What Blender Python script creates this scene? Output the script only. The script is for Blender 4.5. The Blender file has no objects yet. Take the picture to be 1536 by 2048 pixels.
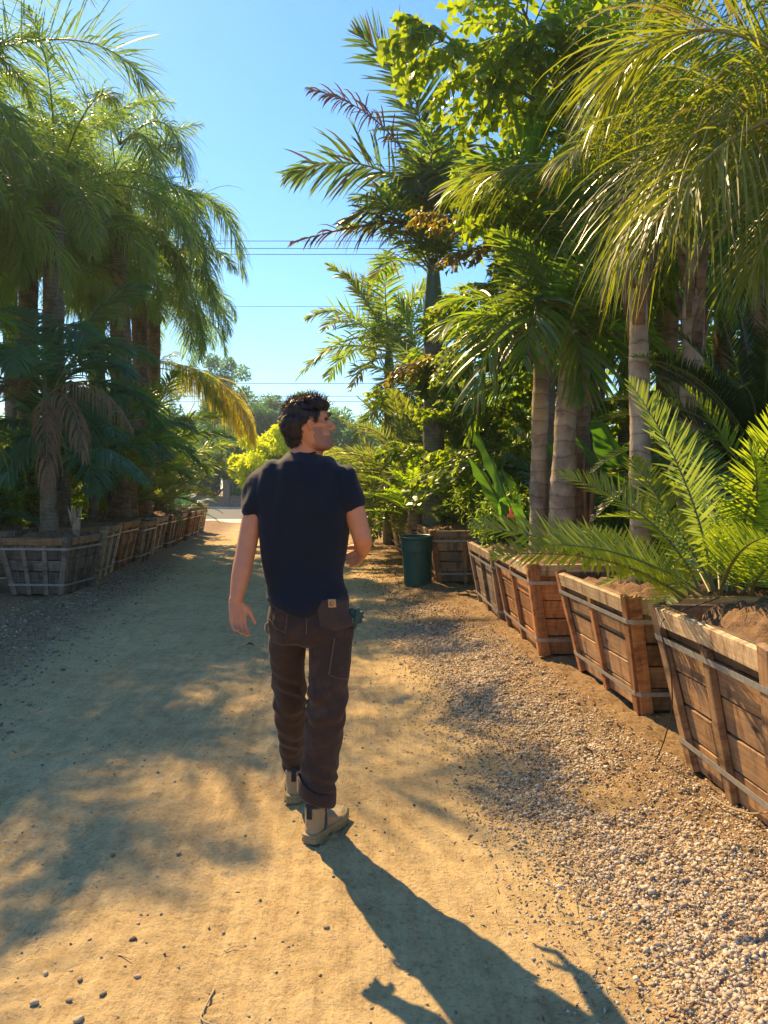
import bpy, math, random
import numpy as np
from mathutils import Vector, Matrix, noise as mnoise
from mathutils.bvhtree import BVHTree

# ------------------------------------------------------------------ camera, sky, sun, exposure
SC = bpy.context.scene
COL = SC.collection
CAM_H, PITCH, F = 1.45, math.atan((1024 - 975) / 1538), 1538.0
cam_d = bpy.data.cameras.new('camera')
cam_d.sensor_fit = 'VERTICAL'; cam_d.sensor_height = 36.0; cam_d.lens = 36.0 * F / 2048
cam_d.clip_start = 0.05; cam_d.clip_end = 2000
cam = bpy.data.objects.new('camera', cam_d); COL.objects.link(cam)
cam.location = (0, 0, CAM_H); cam.rotation_euler = (math.pi / 2 - PITCH, 0, 0)
SC.camera = cam

SUN_AZ, SUN_EL = math.radians(-33.5), math.radians(44)      # azimuth from +Y towards +X
world = bpy.data.worlds.new('World'); SC.world = world; world.use_nodes = True
wn = world.node_tree; bgn = wn.nodes['Background']
sky = wn.nodes.new('ShaderNodeTexSky'); sky.sky_type = 'NISHITA'; sky.sun_disc = False
sky.sun_elevation = SUN_EL; sky.sun_rotation = SUN_AZ
sky.air_density = 1.4; sky.dust_density = 0.15; sky.ozone_density = 7.0; sky.altitude = 50
hsv = wn.nodes.new('ShaderNodeHueSaturation'); hsv.inputs['Saturation'].default_value = 1.12; wn.links.new(sky.outputs[0], hsv.inputs['Color']); tint = wn.nodes.new('ShaderNodeMix'); tint.data_type = 'RGBA'; tint.blend_type = 'MULTIPLY'; tint.inputs[0].default_value = 1.0; tint.inputs[7].default_value = (.86, .93, 1.0, 1); wn.links.new(hsv.outputs[0], tint.inputs[6]); wn.links.new(tint.outputs[2], bgn.inputs[0]); bgn.inputs[1].default_value = 0.097

sun_d = bpy.data.lights.new('sun', 'SUN'); sun_d.energy = 4.9; sun_d.angle = math.radians(0.53); sun_d.color = (1.0, 0.70, 0.34)
sun = bpy.data.objects.new('sun', sun_d); COL.objects.link(sun)
sdir = Vector((math.sin(SUN_AZ) * math.cos(SUN_EL), math.cos(SUN_AZ) * math.cos(SUN_EL), math.sin(SUN_EL)))
sun.rotation_euler = sdir.to_track_quat('Z', 'Y').to_euler()
SC.view_settings.view_transform = 'Standard'; SC.view_settings.look = 'None'
SC.view_settings.gamma = 1.0; SC.view_settings.exposure = 1.12
try: SC.view_settings.use_curve_mapping = False
except Exception: pass
SC.cycles.max_bounces = 8; SC.cycles.transparent_max_bounces = 8
SC.cycles.diffuse_bounces = 4; SC.cycles.transmission_bounces = 4
SC.cycles.use_denoising = True

HAZE = 0.0009
rnd = random.Random(7)
rng = np.random.default_rng(7)

def P(px, py, d):
    """world point seen at photo pixel (px, py) at distance d along +Y"""
    u = (px - 768) / F; v = -(py - 1024) / F
    y = math.cos(PITCH) + v * math.sin(PITCH); z = -math.sin(PITCH) + v * math.cos(PITCH)
    return np.array((u / y * d, d, CAM_H + z / y * d))

# ------------------------------------------------------------------ helpers
def norm(a): return a / (np.linalg.norm(a, axis=-1, keepdims=True) + 1e-9)

def mesh_from(name, V, Fc, mats=(), midx=None, smooth=False):
    me = bpy.data.meshes.new(name)
    V = np.asarray(V, dtype=np.float32)
    if isinstance(Fc, np.ndarray):
        k = Fc.shape[1]; nf = len(Fc)
        me.vertices.add(len(V)); me.vertices.foreach_set('co', V.ravel())
        me.loops.add(nf * k); me.loops.foreach_set('vertex_index', Fc.astype(np.int32).ravel())
        me.polygons.add(nf); me.polygons.foreach_set('loop_start', np.arange(0, nf * k, k, dtype=np.int32))
        me.update(calc_edges=True)
    else:
        me.from_pydata(V.tolist(), [], Fc); me.update()
    for m in mats: me.materials.append(m)
    if midx is not None: me.polygons.foreach_set('material_index', np.asarray(midx, dtype=np.int32))
    if smooth: me.polygons.foreach_set('use_smooth', np.ones(len(me.polygons), dtype=bool))
    me.validate(); me.update()
    return me

def link(name, me, parent=None, loc=None, kind=None):
    o = bpy.data.objects.new(name, me); COL.objects.link(o)
    if parent: o.parent = parent
    if loc is not None: o.location = Vector([float(c) for c in loc])
    if kind: o['kind'] = kind
    return o

def tag(o, label=None, cat=None, group=None, kind=None):
    if label: o['label'] = label
    if cat: o['category'] = cat
    if group: o['group'] = group
    if kind: o['kind'] = kind
    return o

def empty(name, loc, label, cat, group=None, rz=0.0):
    o = bpy.data.objects.new(name, None); COL.objects.link(o)
    o.empty_display_size = 0.2
    o.location = Vector([float(c) for c in loc]); o.rotation_euler = (0, 0, rz)
    return tag(o, label, cat, group)

def hashn(ix, iy, seed):
    h = (ix.astype(np.int64) * 374761393 + iy.astype(np.int64) * 668265263 + seed * 144269) & 0x7fffffff
    h = ((h ^ (h >> 13)) * 1274126177) & 0x7fffffff
    return ((h ^ (h >> 16)) & 0xffff) / 65535.0

def vnoise(x, y, seed=0):
    ix = np.floor(x); iy = np.floor(y); fx = x - ix; fy = y - iy
    fx = fx * fx * (3 - 2 * fx); fy = fy * fy * (3 - 2 * fy)
    a = hashn(ix, iy, seed); b = hashn(ix + 1, iy, seed); c = hashn(ix, iy + 1, seed); d = hashn(ix + 1, iy + 1, seed)
    return (a * (1 - fx) + b * fx) * (1 - fy) + (c * (1 - fx) + d * fx) * fy - 0.5

def fbm(x, y, seed=0, o=4):
    s = 0; a = 1.0
    for i in range(o):
        s = s + a * vnoise(x * 2 ** i + 17.3 * i, y * 2 ** i - 9.1 * i, seed + i); a *= 0.5
    return s

def tube(pts, radii, n=8, cap=True, flat=1.0, upv=(0, 0, 1)):
    """closed tube along pts; returns V, F(list)"""
    pts = np.asarray(pts, float); K = len(pts)
    T = norm(np.gradient(pts, axis=0))
    up = np.array(upv, float)
    if abs(T[0] @ up) > 0.93: up = np.array((0, 1.0, 0.02))
    U = norm(np.cross(T, up)); W = np.cross(U, T)
    th = np.linspace(0, 2 * math.pi, n, endpoint=False)
    r = np.asarray(radii, float).reshape(-1, 1, 1) * np.ones((K, 1, 1))
    V = pts[:, None] + r * (np.cos(th)[None, :, None] * U[:, None] + flat * np.sin(th)[None, :, None] * W[:, None])
    V = V.reshape(-1, 3)
    Fq = []
    for i in range(K - 1):
        for j in range(n):
            a = i * n + j; b = i * n + (j + 1) % n
            Fq.append((a, b, b + n, a + n))
    if cap:
        Fq.append(tuple(range(n - 1, -1, -1))); Fq.append(tuple(range((K - 1) * n, K * n)))
    return V, Fq

class MB:
    def __init__(s): s.V = []; s.F = []; s.M = []; s.n = 0
    def add(s, V, Fc, m=0):
        V = np.asarray(V, float)
        s.V.append(V)
        for f in Fc: s.F.append(tuple(int(i) + s.n for i in f)); s.M.append(m)
        s.n += len(V); return s
    def box(s, lo, hi, m=0, M=None):
        x0, y0, z0 = lo; x1, y1, z1 = hi
        V = np.array([(x0, y0, z0), (x1, y0, z0), (x1, y1, z0), (x0, y1, z0), (x0, y0, z1), (x1, y0, z1), (x1, y1, z1), (x0, y1, z1)], float)
        if M is not None: V = V @ M[:3, :3].T + M[:3, 3]
        return s.add(V, [(0, 3, 2, 1), (4, 5, 6, 7), (0, 1, 5, 4), (1, 2, 6, 5), (2, 3, 7, 6), (3, 0, 4, 7)], m)
    def mesh(s, name, mats=(), smooth=False):
        return mesh_from(name, np.concatenate(s.V), s.F, mats, s.M, smooth)

# ------------------------------------------------------------------ materials
def new_mat(name):
    m = bpy.data.materials.new(name); m.use_nodes = True
    nt = m.node_tree; b = nt.nodes['Principled BSDF']
    return m, nt, b

def nd(nt, typ, **kw):
    n = nt.nodes.new(typ)
    for k, v in kw.items():
        if k.startswith('i_'):
            key = k[2:]; key = int(key) if key.isdigit() else key.replace('_', ' ')
            n.inputs[key].default_value = v
        else: setattr(n, k, v)
    return n

def ramp(nt, src, stops):
    r = nt.nodes.new('ShaderNodeValToRGB'); e = r.color_ramp.elements
    while len(e) < len(stops): e.new(0.5)
    for el, (p, c) in zip(e, stops): el.position = p; el.color = (*c, 1)
    nt.links.new(src, r.inputs[0]); return r.outputs[0]

def mixc(nt, fac, a, b, mode='MIX'):
    n = nt.nodes.new('ShaderNodeMix'); n.data_type = 'RGBA'; n.blend_type = mode
    for sock, v in ((n.inputs[0], fac), (n.inputs[6], a), (n.inputs[7], b)):
        if isinstance(v, (int, float)): sock.default_value = v
        elif isinstance(v, tuple): sock.default_value = (*v, 1)
        else: nt.links.new(v, sock)
    return n.outputs[2]

def math_(nt, op, a, b=None, c=None):
    n = nt.nodes.new('ShaderNodeMath'); n.operation = op
    for i, v in enumerate((a, b, c)):
        if v is None: continue
        if isinstance(v, (int, float)): n.inputs[i].default_value = v
        else: nt.links.new(v, n.inputs[i])
    return n.outputs[0]

def coord(nt, kind='Object', scale=(1, 1, 1), rot=(0, 0, 0), addrand=False):
    tc = nt.nodes.new('ShaderNodeTexCoord'); mp = nt.nodes.new('ShaderNodeMapping')
    mp.inputs['Scale'].default_value = scale; mp.inputs['Rotation'].default_value = rot
    src = tc.outputs[kind]
    nt.links.new(src, mp.inputs['Vector'])
    if addrand:
        oi = nt.nodes.new('ShaderNodeObjectInfo')
        k = math_(nt, 'MULTIPLY', oi.outputs['Random'], 37.0)
        cb = nt.nodes.new('ShaderNodeCombineXYZ')
        for i in range(3): nt.links.new(k, cb.inputs[i])
        nt.links.new(cb.outputs[0], mp.inputs['Location'])
    return mp.outputs[0]

def noise_(nt, vec, scale, detail=4, rough=0.6, dist=0.0):
    n = nt.nodes.new('ShaderNodeTexNoise'); n.inputs['Scale'].default_value = scale
    n.inputs['Detail'].default_value = detail; n.inputs['Roughness'].default_value = rough
    n.inputs['Distortion'].default_value = dist
    if vec is not None: nt.links.new(vec, n.inputs['Vector'])
    return n.outputs['Fac']

def bump(nt, b, h, strength=0.5, dist=0.01, prev=None):
    n = nt.nodes.new('ShaderNodeBump'); n.inputs['Strength'].default_value = strength; n.inputs['Distance'].default_value = dist
    nt.links.new(h, n.inputs['Height'])
    if prev is not None: nt.links.new(prev, n.inputs['Normal'])
    if b is not None: nt.links.new(n.outputs[0], b.inputs['Normal'])
    return n.outputs[0]

def leaf_mat(name, dark, light, trans, tf=0.4, rough=0.38, tipc=None, spec=0.5):
    m, nt, b = new_mat(name)
    g = nt.nodes.new('ShaderNodeNewGeometry'); oi = nt.nodes.new('ShaderNodeObjectInfo')
    r = math_(nt, 'ADD', math_(nt, 'MULTIPLY', g.outputs['Random Per Island'], 0.55), math_(nt, 'MULTIPLY', oi.outputs['Random'], 0.45))
    c = mixc(nt, r, dark, light)
    v = coord(nt, 'Object')
    nz = noise_(nt, v, 2.5, 3)
    c = mixc(nt, math_(nt, 'MULTIPLY', nz, 0.35), c, (dark[0] * 1.6 + .02, dark[1] * 1.1, dark[2] * .6))
    if tipc is not None:
        k = ramp(nt, g.outputs['Random Per Island'], [(0.86, (0, 0, 0)), (0.97, (1, 1, 1))])
        c = mixc(nt, k, c, tipc)
    nt.links.new(c, b.inputs['Base Color']); b.inputs['Roughness'].default_value = rough
    b.inputs['Specular IOR Level'].default_value = spec
    t = nt.nodes.new('ShaderNodeBsdfTranslucent')
    tc = mixc(nt, r, trans, (trans[0] * 1.35, trans[1] * 1.15, trans[2] * .8))
    if tipc is not None: tc = mixc(nt, k, tc, tuple(min(1, x * 1.5) for x in tipc))
    nt.links.new(tc, t.inputs['Color'])
    mx = nt.nodes.new('ShaderNodeMixShader'); mx.inputs[0].default_value = tf
    nt.links.new(b.outputs[0], mx.inputs[1]); nt.links.new(t.outputs[0], mx.inputs[2])
    nt.links.new(mx.outputs[0], nt.nodes['Material Output'].inputs['Surface'])
    return m

def simple(name, col, rough=0.6, metal=0.0, var=0.25, nscale=8.0, bmp=0.0, bscale=60.0, spec=0.5):
    m, nt, b = new_mat(name)
    v = coord(nt, 'Object', addrand=True)
    nz = noise_(nt, v, nscale, 5, 0.65)
    c = mixc(nt, nz, tuple(x * (1 - var) for x in col), tuple(min(1, x * (1 + var)) for x in col))
    nt.links.new(c, b.inputs['Base Color'])
    b.inputs['Roughness'].default_value = rough; b.inputs['Metallic'].default_value = metal
    b.inputs['Specular IOR Level'].default_value = spec
    if bmp: bump(nt, b, noise_(nt, v, bscale, 4, 0.7), bmp, 0.01)
    return m

M = {}
M['queen'] = leaf_mat('queen_palm_leaf', (.022, .075, .020), (.060, .125, .026), (.34, .58, .06), .46, .36)
M['queen_gold'] = leaf_mat('golden_palm_leaf', (.032, .078, .012), (.09, .135, .016), (.40, .50, .02), .38, .33, tipc=(.26, .2, .05))
M['curtain'] = leaf_mat('yellow_frond_curtain', (.10, .13, .012), (.18, .19, .02), (.75, .68, .03), .55, .4)
M['king'] = leaf_mat('king_palm_leaf', (.012, .060, .018), (.040, .110, .020), (.38, .62, .04), .42, .36, tipc=(.16, .1, .04))
M['king_dark'] = leaf_mat('dark_king_palm_leaf', (.012, .048, .018), (.034, .080, .022), (.22, .40, .04), .32, .36, tipc=(.14, .09, .04))
M['kentia'] = leaf_mat('kentia_leaf', (.020, .085, .055), (.045, .125, .065), (.16, .42, .12), .38, .42)
M['phoenix'] = leaf_mat('date_palm_leaf', (.035, .075, .030), (.085, .125, .040), (.40, .54, .07), .42, .4, tipc=(.22, .15, .06))
M['cycad'] = leaf_mat('cycad_leaf', (.032, .095, .016), (.075, .145, .022), (.46, .66, .03), .44, .22, spec=.7)
M['cycad_blue'] = leaf_mat('blue_cycad_leaf', (.03, .13, .10), (.07, .19, .13), (.12, .36, .16), .3, .4)
M['cycad_lime'] = leaf_mat('lime_cycad_leaf', (.05, .14, .012), (.12, .22, .018), (.50, .80, .03), .55, .35)
M['sago'] = leaf_mat('sago_leaf', (.006, .026, .008), (.014, .042, .01), (.07, .14, .015), .25, .34)
M['fish'] = leaf_mat('fishtail_leaf', (.016, .062, .012), (.050, .120, .015), (.46, .68, .02), .42, .3)
M['fish_gold'] = leaf_mat('yellowing_fishtail_leaf', (.06, .08, .015), (.13, .11, .02), (.42, .38, .03), .4, .4, tipc=(.25, .09, .03))
M['paddle'] = leaf_mat('paddle_leaf', (.010, .08, .018), (.025, .12, .02), (.18, .46, .03), .42, .3)
M['dead'] = leaf_mat('dead_frond_leaf', (.16, .10, .055), (.32, .215, .12), (.30, .18, .09), .25, .7)
M['dead_dark'] = leaf_mat('dry_dark_frond_leaf', (.035, .022, .016), (.085, .05, .03), (.2, .11, .05), .25, .6)
M['bush'] = leaf_mat('shrub_leaf', (.018, .065, .014), (.055, .125, .020), (.36, .60, .03), .44, .38)
M['lime'] = leaf_mat('lime_hedge_leaf', (.14, .26, .010), (.26, .36, .015), (.85, .98, .02), .55, .45)
M['pepper'] = leaf_mat('pepper_tree_leaf', (.028, .095, .045), (.055, .14, .05), (.24, .44, .1), .4, .5)
M['far'] = leaf_mat('distant_tree_leaf', (.03, .11, .05), (.06, .16, .06), (.2, .46, .12), .42, .5)
M['rachis'] = simple('frond_stalk', (.11, .13, .035), .45)
M['rachis_gold'] = simple('golden_frond_stalk', (.34, .30, .12), .4)
M['rachis_dead'] = simple('dry_frond_stalk', (.2, .12, .075), .7)
M['crownshaft'] = simple('green_crownshaft', (.085, .13, .045), .35, var=.4, nscale=3)
M['limb'] = simple('tree_limb_bark', (.10, .08, .055), .9, var=.5, bmp=.6)

def trunk_mat(name, a, b_, ring=9.0, mott=.5):
    m, nt, b = new_mat(name)
    v = coord(nt, 'Object', addrand=True)
    v2 = coord(nt, 'Object', (1, 1, .35), addrand=True)
    w = nt.nodes.new('ShaderNodeTexWave'); w.bands_direction = 'Z'; w.wave_profile = 'SAW'
    w.inputs['Scale'].default_value = ring / 6.28 * 3.1; w.inputs['Distortion'].default_value = 5.5; w.inputs['Detail'].default_value = 4
    w.inputs['Detail Scale'].default_value = 1.4
    nt.links.new(v, w.inputs['Vector'])
    nz = noise_(nt, v2, 14, 6, .7)
    c = mixc(nt, nz, a, b_)
    k = ramp(nt, w.outputs['Fac'], [(0.0, (.30, .24, .19)), (.06, (.8, .78, .75)), (.2, (1, 1, 1)), (1, (.82, .79, .76))])
    c = mixc(nt, 1.0, c, k, 'MULTIPLY')
    k2 = ramp(nt, noise_(nt, v, 5, 4, .6), [(.42, (1, 1, 1)), (.62, (1 - mott, 1 - mott, 1 - mott * .9))])
    c = mixc(nt, 1.0, c, k2, 'MULTIPLY')
    nt.links.new(c, b.inputs['Base Color']); b.inputs['Roughness'].default_value = .85
    n1 = bump(nt, None, w.outputs['Fac'], .45, .01)
    bump(nt, b, nz, .8, .02, n1)
    return m
M['trunk_grey'] = trunk_mat('ringed_grey_trunk', (.15, .14, .11), (.32, .28, .22))
M['trunk_green'] = trunk_mat('ringed_green_trunk', (.13, .12, .085), (.27, .24, .17), 12)
M['trunk_brown'] = trunk_mat('fibrous_brown_trunk', (.13, .08, .045), (.36, .25, .15), 7)
M['trunk_tan'] = trunk_mat('smooth_tan_trunk', (.30, .23, .16), (.60, .47, .33), 5, .45)

def wood_mat(name, a, b_, worn):
    m, nt, b = new_mat(name)
    v = coord(nt, 'Object', (.7, 9, 9), addrand=True)
    vb = coord(nt, 'Object', (1, 1, 1), addrand=True)
    g1 = noise_(nt, v, 3.5, 7, .65, .9)
    w = nt.nodes.new('ShaderNodeTexWave'); w.bands_direction = 'Y'
    w.inputs['Scale'].default_value = 1.1; w.inputs['Distortion'].default_value = 7; w.inputs['Detail'].default_value = 3
    nt.links.new(v, w.inputs['Vector'])
    g = mixc(nt, .10, g1, w.outputs['Fac'])
    c = ramp(nt, g, [(.25, tuple(x * .5 for x in a)), (.45, a), (.75, b_)])
    k = ramp(nt, noise_(nt, vb, 4.5, 5, .65), [(.38, (0, 0, 0)), (.68, (1, 1, 1))])
    c = mixc(nt, math_(nt, 'MULTIPLY', k, .8), c, worn)
    st_n = noise_(nt, coord(nt, 'Object', (5, 1.2, 1.2), addrand=True), 2.2, 5, .7)
    c = mixc(nt, 1.0, c, ramp(nt, st_n, [(.36, (.42, .36, .32)), (.5, (1, 1, 1)), (.72, (1.12, 1.1, 1.05))]), 'MULTIPLY')
    oi = nt.nodes.new('ShaderNodeObjectInfo')
    hs = nt.nodes.new('ShaderNodeHueSaturation'); nt.links.new(c, hs.inputs['Color'])
    nt.links.new(math_(nt, 'ADD', math_(nt, 'MULTIPLY', oi.outputs['Random'], .8), .6), hs.inputs['Value'])
    # knots
    vk = coord(nt, 'Object', (2.2, 6, 6), addrand=True)
    vo = nt.nodes.new('ShaderNodeTexVoronoi'); vo.inputs['Scale'].default_value = 1.12; nt.links.new(vk, vo.inputs['Vector'])
    kk = ramp(nt, vo.outputs['Distance'], [(.05, (.25, .16, .1)), (.11, (1, 1, 1))])
    c = mixc(nt, 1.0, hs.outputs[0], kk, 'MULTIPLY')
    nt.links.new(c, b.inputs['Base Color']); b.inputs['Roughness'].default_value = .72
    bump(nt, b, g, .35, .004)
    return m
M['wood'] = wood_mat('weathered_box_wood', (.30, .165, .075), (.46, .28, .13), (.15, .10, .07))
M['wood_fresh'] = wood_mat('reddish_box_wood', (.42, .17, .055), (.56, .29, .11), (.28, .13, .06))
M['wood_old'] = wood_mat('old_grey_box_wood', (.17, .125, .09), (.30, .23, .165), (.09, .07, .06))
M['wood_pale'] = wood_mat('pale_box_wood', (.46, .33, .19), (.62, .48, .30), (.38, .27, .17))
M['strap'] = simple('galvanised_strap', (.36, .36, .35), .5, .5, .55, 26)
M['soil'] = simple('box_soil', (.20, .115, .06), .95, var=.85, nscale=38, bmp=1.0, bscale=90)
M['twig'] = simple('dry_twig', (.36, .28, .17), .8)
M['sheath'] = simple('reddish_dry_sheath', (.36, .17, .08), .8, var=.5, nscale=9)
M['hose'] = simple('black_irrigation_line', (.03, .025, .02), .5)
# ------------------------------------------------------------------ ground
def height(X, Y):
    r = X + .115 * Y
    h = fbm(X * .55, Y * .35, 3, 3) * .03
    h += fbm(X * 5, Y * 5, 11, 3) * .007 + fbm(X * 22, Y * 22, 5, 3) * .0065
    h -= .0045 * np.clip(np.sin(r * 70 + 14 * vnoise(r * 2.2, Y * .07, 65)) + vnoise(r * 9, Y * .5, 66), 0, 1) * np.clip(vnoise(X * .5 + 3, Y * .12, 63) * 2.5 + .5, 0, 1)
    for rc, w_, dp in ((-1.75, .17, .020), (-.20, .15, .020), (-.02, .07, .010), (-1.35, .1, .010), (.62, .18, .012)):
        h -= dp * np.exp(-((r - rc + .05 * np.sin(Y * .6)) / w_) ** 2)
    h += .045 * np.clip((r - 1.35) / .6, 0, 1) * (1 + fbm(X * 3, Y * 3, 9, 3))
    h += .07 * np.clip((-2.3 - r) / .7, 0, 1) * (1 + fbm(X * 2, Y * 2, 19, 3))
    verge = np.clip((np.abs(r + .4) - 1.2) / .5, 0, 1)
    h += verge * fbm(X * 14, Y * 14, 29, 3) * .022
    # tread prints left by a tyre
    t = np.clip(1 - np.abs(r + .245) / .055, 0, 1) * (np.sin(Y * 2 * math.pi / .052 + 4 * vnoise(X * 4, Y * 4, 8)) > .1) * np.clip(fbm(X * 1.2, Y * 1.5, 77, 2) + .45, 0, 1)
    h -= .014 * np.where(Y < 6, t, 0)
    t2 = np.clip(1 - np.abs(r + .95) / .1, 0, 1) * (np.sin(Y * 2 * math.pi / .07 + X * 25) > .3) * np.clip(fbm(X * 1.6, Y * 1.8, 57, 2) + .3, 0, 1)
    h -= .006 * np.where(Y < 6, t2, 0)
    return h - .02

M['street'] = simple('asphalt_street', (.055, .06, .065), .8, nscale=3, bmp=.3)
M['apron'] = simple('pale_concrete', (.52, .48, .42), .85, nscale=2, bmp=.3)
m, nt, b = new_mat('sandy_dirt'); M['dirt'] = m
v = coord(nt, 'Object')
vr = coord(nt, 'Object', (1, 1, 1), (0, 0, math.atan(-.115)))
vs = coord(nt, 'Object', (7, .35, 1), (0, 0, math.atan(-.115)))
big = noise_(nt, v, .9, 5, .6); streak = noise_(nt, vs, 3, 6, .7); fine = noise_(nt, v, 55, 6, .75); mid = noise_(nt, v, 9, 6, .7)
c = ramp(nt, mixc(nt, .5, big, streak), [(.32, (.47, .335, .165)), (.5, (.60, .445, .22)), (.68, (.67, .52, .275))])
c = mixc(nt, 1.0, c, ramp(nt, mid, [(.3, (.74, .70, .66)), (.55, (1, 1, 1)), (.8, (1.12, 1.1, 1.06))]), 'MULTIPLY')
c = mixc(nt, 1.0, c, ramp(nt, fine, [(.3, (.55, .52, .5)), (.48, (1, 1, 1)), (.75, (1.15, 1.12, 1.08))]), 'MULTIPLY')
# darker litter towards both verges
sx = nt.nodes.new('ShaderNodeSeparateXYZ'); nt.links.new(v, sx.inputs[0])
r_ = math_(nt, 'ADD', sx.outputs[0], math_(nt, 'MULTIPLY', sx.outputs[1], .115))
vd = math_(nt, 'ABSOLUTE', math_(nt, 'ADD', r_, .45))
vd = math_(nt, 'ADD', vd, math_(nt, 'MULTIPLY', math_(nt, 'SUBTRACT', mid, .5), 1.6))
k = ramp(nt, math_(nt, 'MULTIPLY', vd, .25), [(.38, (0, 0, 0)), (.56, (1, 1, 1))])
lit = ramp(nt, noise_(nt, v, 28, 6, .75), [(.3, (.10, .06, .035)), (.5, (.24, .15, .08)), (.7, (.40, .28, .16))])
c = mixc(nt, math_(nt, 'MULTIPLY', k, .85), c, lit)
nt.links.new(c, b.inputs['Base Color']); b.inputs['Roughness'].default_value = .95; b.inputs['Specular IOR Level'].default_value = .15
vo = nt.nodes.new('ShaderNodeTexVoronoi'); vo.inputs['Scale'].default_value = 95; vo.inputs['Randomness'].default_value = 1; nt.links.new(v, vo.inputs['Vector'])
n1 = bump(nt, None, vo.outputs['Distance'], .35, -.006)
vt = coord(nt, 'Object', (60, 1.0, 1), (0, 0, math.atan(-.115)))
n2 = bump(nt, None, noise_(nt, vt, 1.2, 4, .7), .9, .008, n1)
n3 = bump(nt, None, fine, 1.0, .016, n2)
bump(nt, b, mid, .45, .02, n3)

g = mesh_from('ground', [(-400, -200, -.25), (400, -200, -.25), (400, 600, -.25), (-400, 600, -.25)], [(0, 1, 2, 3)], [M['dirt']])
link('ground', g, kind='structure')

ys = [0.9]
while ys[-1] < 31.5: ys.append(ys[-1] + max(.011, .0062 * ys[-1]))
ys = np.array(ys); xs0 = np.linspace(-1, 1, 400); xs = np.sign(xs0) * np.abs(xs0) ** 1.5
cx = -.115 * ys * .7; hw = 3.2 + .42 * ys
X = cx[:, None] + hw[:, None] * xs[None, :]; Y = ys[:, None] + 0 * X
Z = height(X, Y)
V = np.stack([X, Y, Z], -1).reshape(-1, 3); nx = X.shape[1]; ny = X.shape[0]
ii, jj = np.meshgrid(np.arange(ny - 1), np.arange(nx - 1), indexing='ij'); a = (ii * nx + jj).ravel()
link('dirt_road', mesh_from('dirt_road', V, np.stack([a, a + 1, a + 1 + nx, a + nx], 1), [M['dirt']], smooth=True), kind='structure')
def gz(x, y): return float(height(np.array([float(x)]), np.array([float(y)]))[0])

mb = MB(); mb.box((-60, -4, -.16), (60, -.1, .0)); link('concrete_apron', mb.mesh('concrete_apron', [M['apron']]), loc=(0, 35.5, 0), kind='structure')
mb = MB(); mb.box((-160, 0, -.2), (160, 17, -.01)); link('street', mb.mesh('street', [M['street']]), loc=(0, 35.5, 0), kind='structure')
mb = MB(); mb.box((-160, 0, -.2), (160, .15, .12)); link('kerb', mb.mesh('kerb', [M['apron']]), loc=(0, 52.6, 0), kind='structure')
mb = MB(); mb.box((-160, 0, -.2), (160, 60, .06)); link('far_bank', mb.mesh('far_bank', [simple('far_bank_grass', (.10, .14, .04), .9, nscale=1)]), loc=(0, 52.8, 0), kind='structure')

# ------------------------------------------------------------------ stones: one mesh per kind of loose ground cover
PHI = (1 + 5 ** .5) / 2
ICO = norm(np.array([(-1, PHI, 0), (1, PHI, 0), (-1, -PHI, 0), (1, -PHI, 0), (0, -1, PHI), (0, 1, PHI), (0, -1, -PHI), (0, 1, -PHI), (PHI, 0, -1), (PHI, 0, 1), (-PHI, 0, -1), (-PHI, 0, 1)], float))
ICF = np.array([(0, 11, 5), (0, 5, 1), (0, 1, 7), (0, 7, 10), (0, 10, 11), (1, 5, 9), (5, 11, 4), (11, 10, 2), (10, 7, 6), (7, 1, 8), (3, 9, 4), (3, 4, 2), (3, 2, 6), (3, 6, 8), (3, 8, 9), (4, 9, 5), (2, 4, 11), (6, 2, 10), (8, 6, 7), (9, 8, 1)])
def randrot(n):
    q = norm(rng.normal(size=(n, 4))); w, x, y, z = q.T
    return np.stack([np.stack([1 - 2 * (y * y + z * z), 2 * (x * y - z * w), 2 * (x * z + y * w)], -1), np.stack([2 * (x * y + z * w), 1 - 2 * (x * x + z * z), 2 * (y * z - x * w)], -1), np.stack([2 * (x * z - y * w), 2 * (y * z + x * w), 1 - 2 * (x * x + y * y)], -1)], 1)
def stones(X, Y, R, lift=.35):
    n = len(X); base = ICO[None] * rng.uniform(.55, 1.35, (n, 12, 1)) * rng.uniform(.5, 1.35, (n, 1, 3)) * R[:, None, None]
    V = np.einsum('nij,nkj->nki', randrot(n), base); V[:, :, 2] *= .75
    V[:, :, 0] += X[:, None]; V[:, :, 1] += Y[:, None]; V[:, :, 2] += (height(X, Y) + R * lift)[:, None]
    Fc = ICF[None] + (np.arange(n) * 12)[:, None, None]
    return V.reshape(-1, 3), Fc.reshape(-1, 3)
def island_mat(name, stops, rough=.85, bmp=.4):
    m, nt, b = new_mat(name); g = nt.nodes.new('ShaderNodeNewGeometry')
    c = ramp(nt, g.outputs['Random Per Island'], stops)
    nz = noise_(nt, coord(nt, 'Object'), 120, 4, .7)
    c = mixc(nt, .5, c, mixc(nt, 1.0, c, ramp(nt, nz, [(.3, (.5, .5, .5)), (.6, (1.15, 1.15, 1.15))]), 'MULTIPLY'))
    nt.links.new(c, b.inputs['Base Color']); b.inputs['Roughness'].default_value = rough
    if bmp: bump(nt, b, nz, bmp, .004)
    return m
M['gravel'] = island_mat('pale_grey_gravel', [(0, (.20, .13, .07)), (.25, (.37, .28, .18)), (.7, (.50, .40, .27)), (1, (.66, .56, .41))])
M['darkstone'] = island_mat('dark_pebbles', [(0, (.11, .085, .055)), (.5, (.28, .22, .145)), (.85, (.40, .32, .22)), (1, (.50, .42, .31))])
M['litter'] = island_mat('dry_leaf_litter', [(0, (.07, .03, .018)), (.35, (.20, .09, .04)), (.6, (.32, .17, .08)), (.85, (.55, .42, .24)), (1, (.15, .12, .05))], .9, 0)

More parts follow.
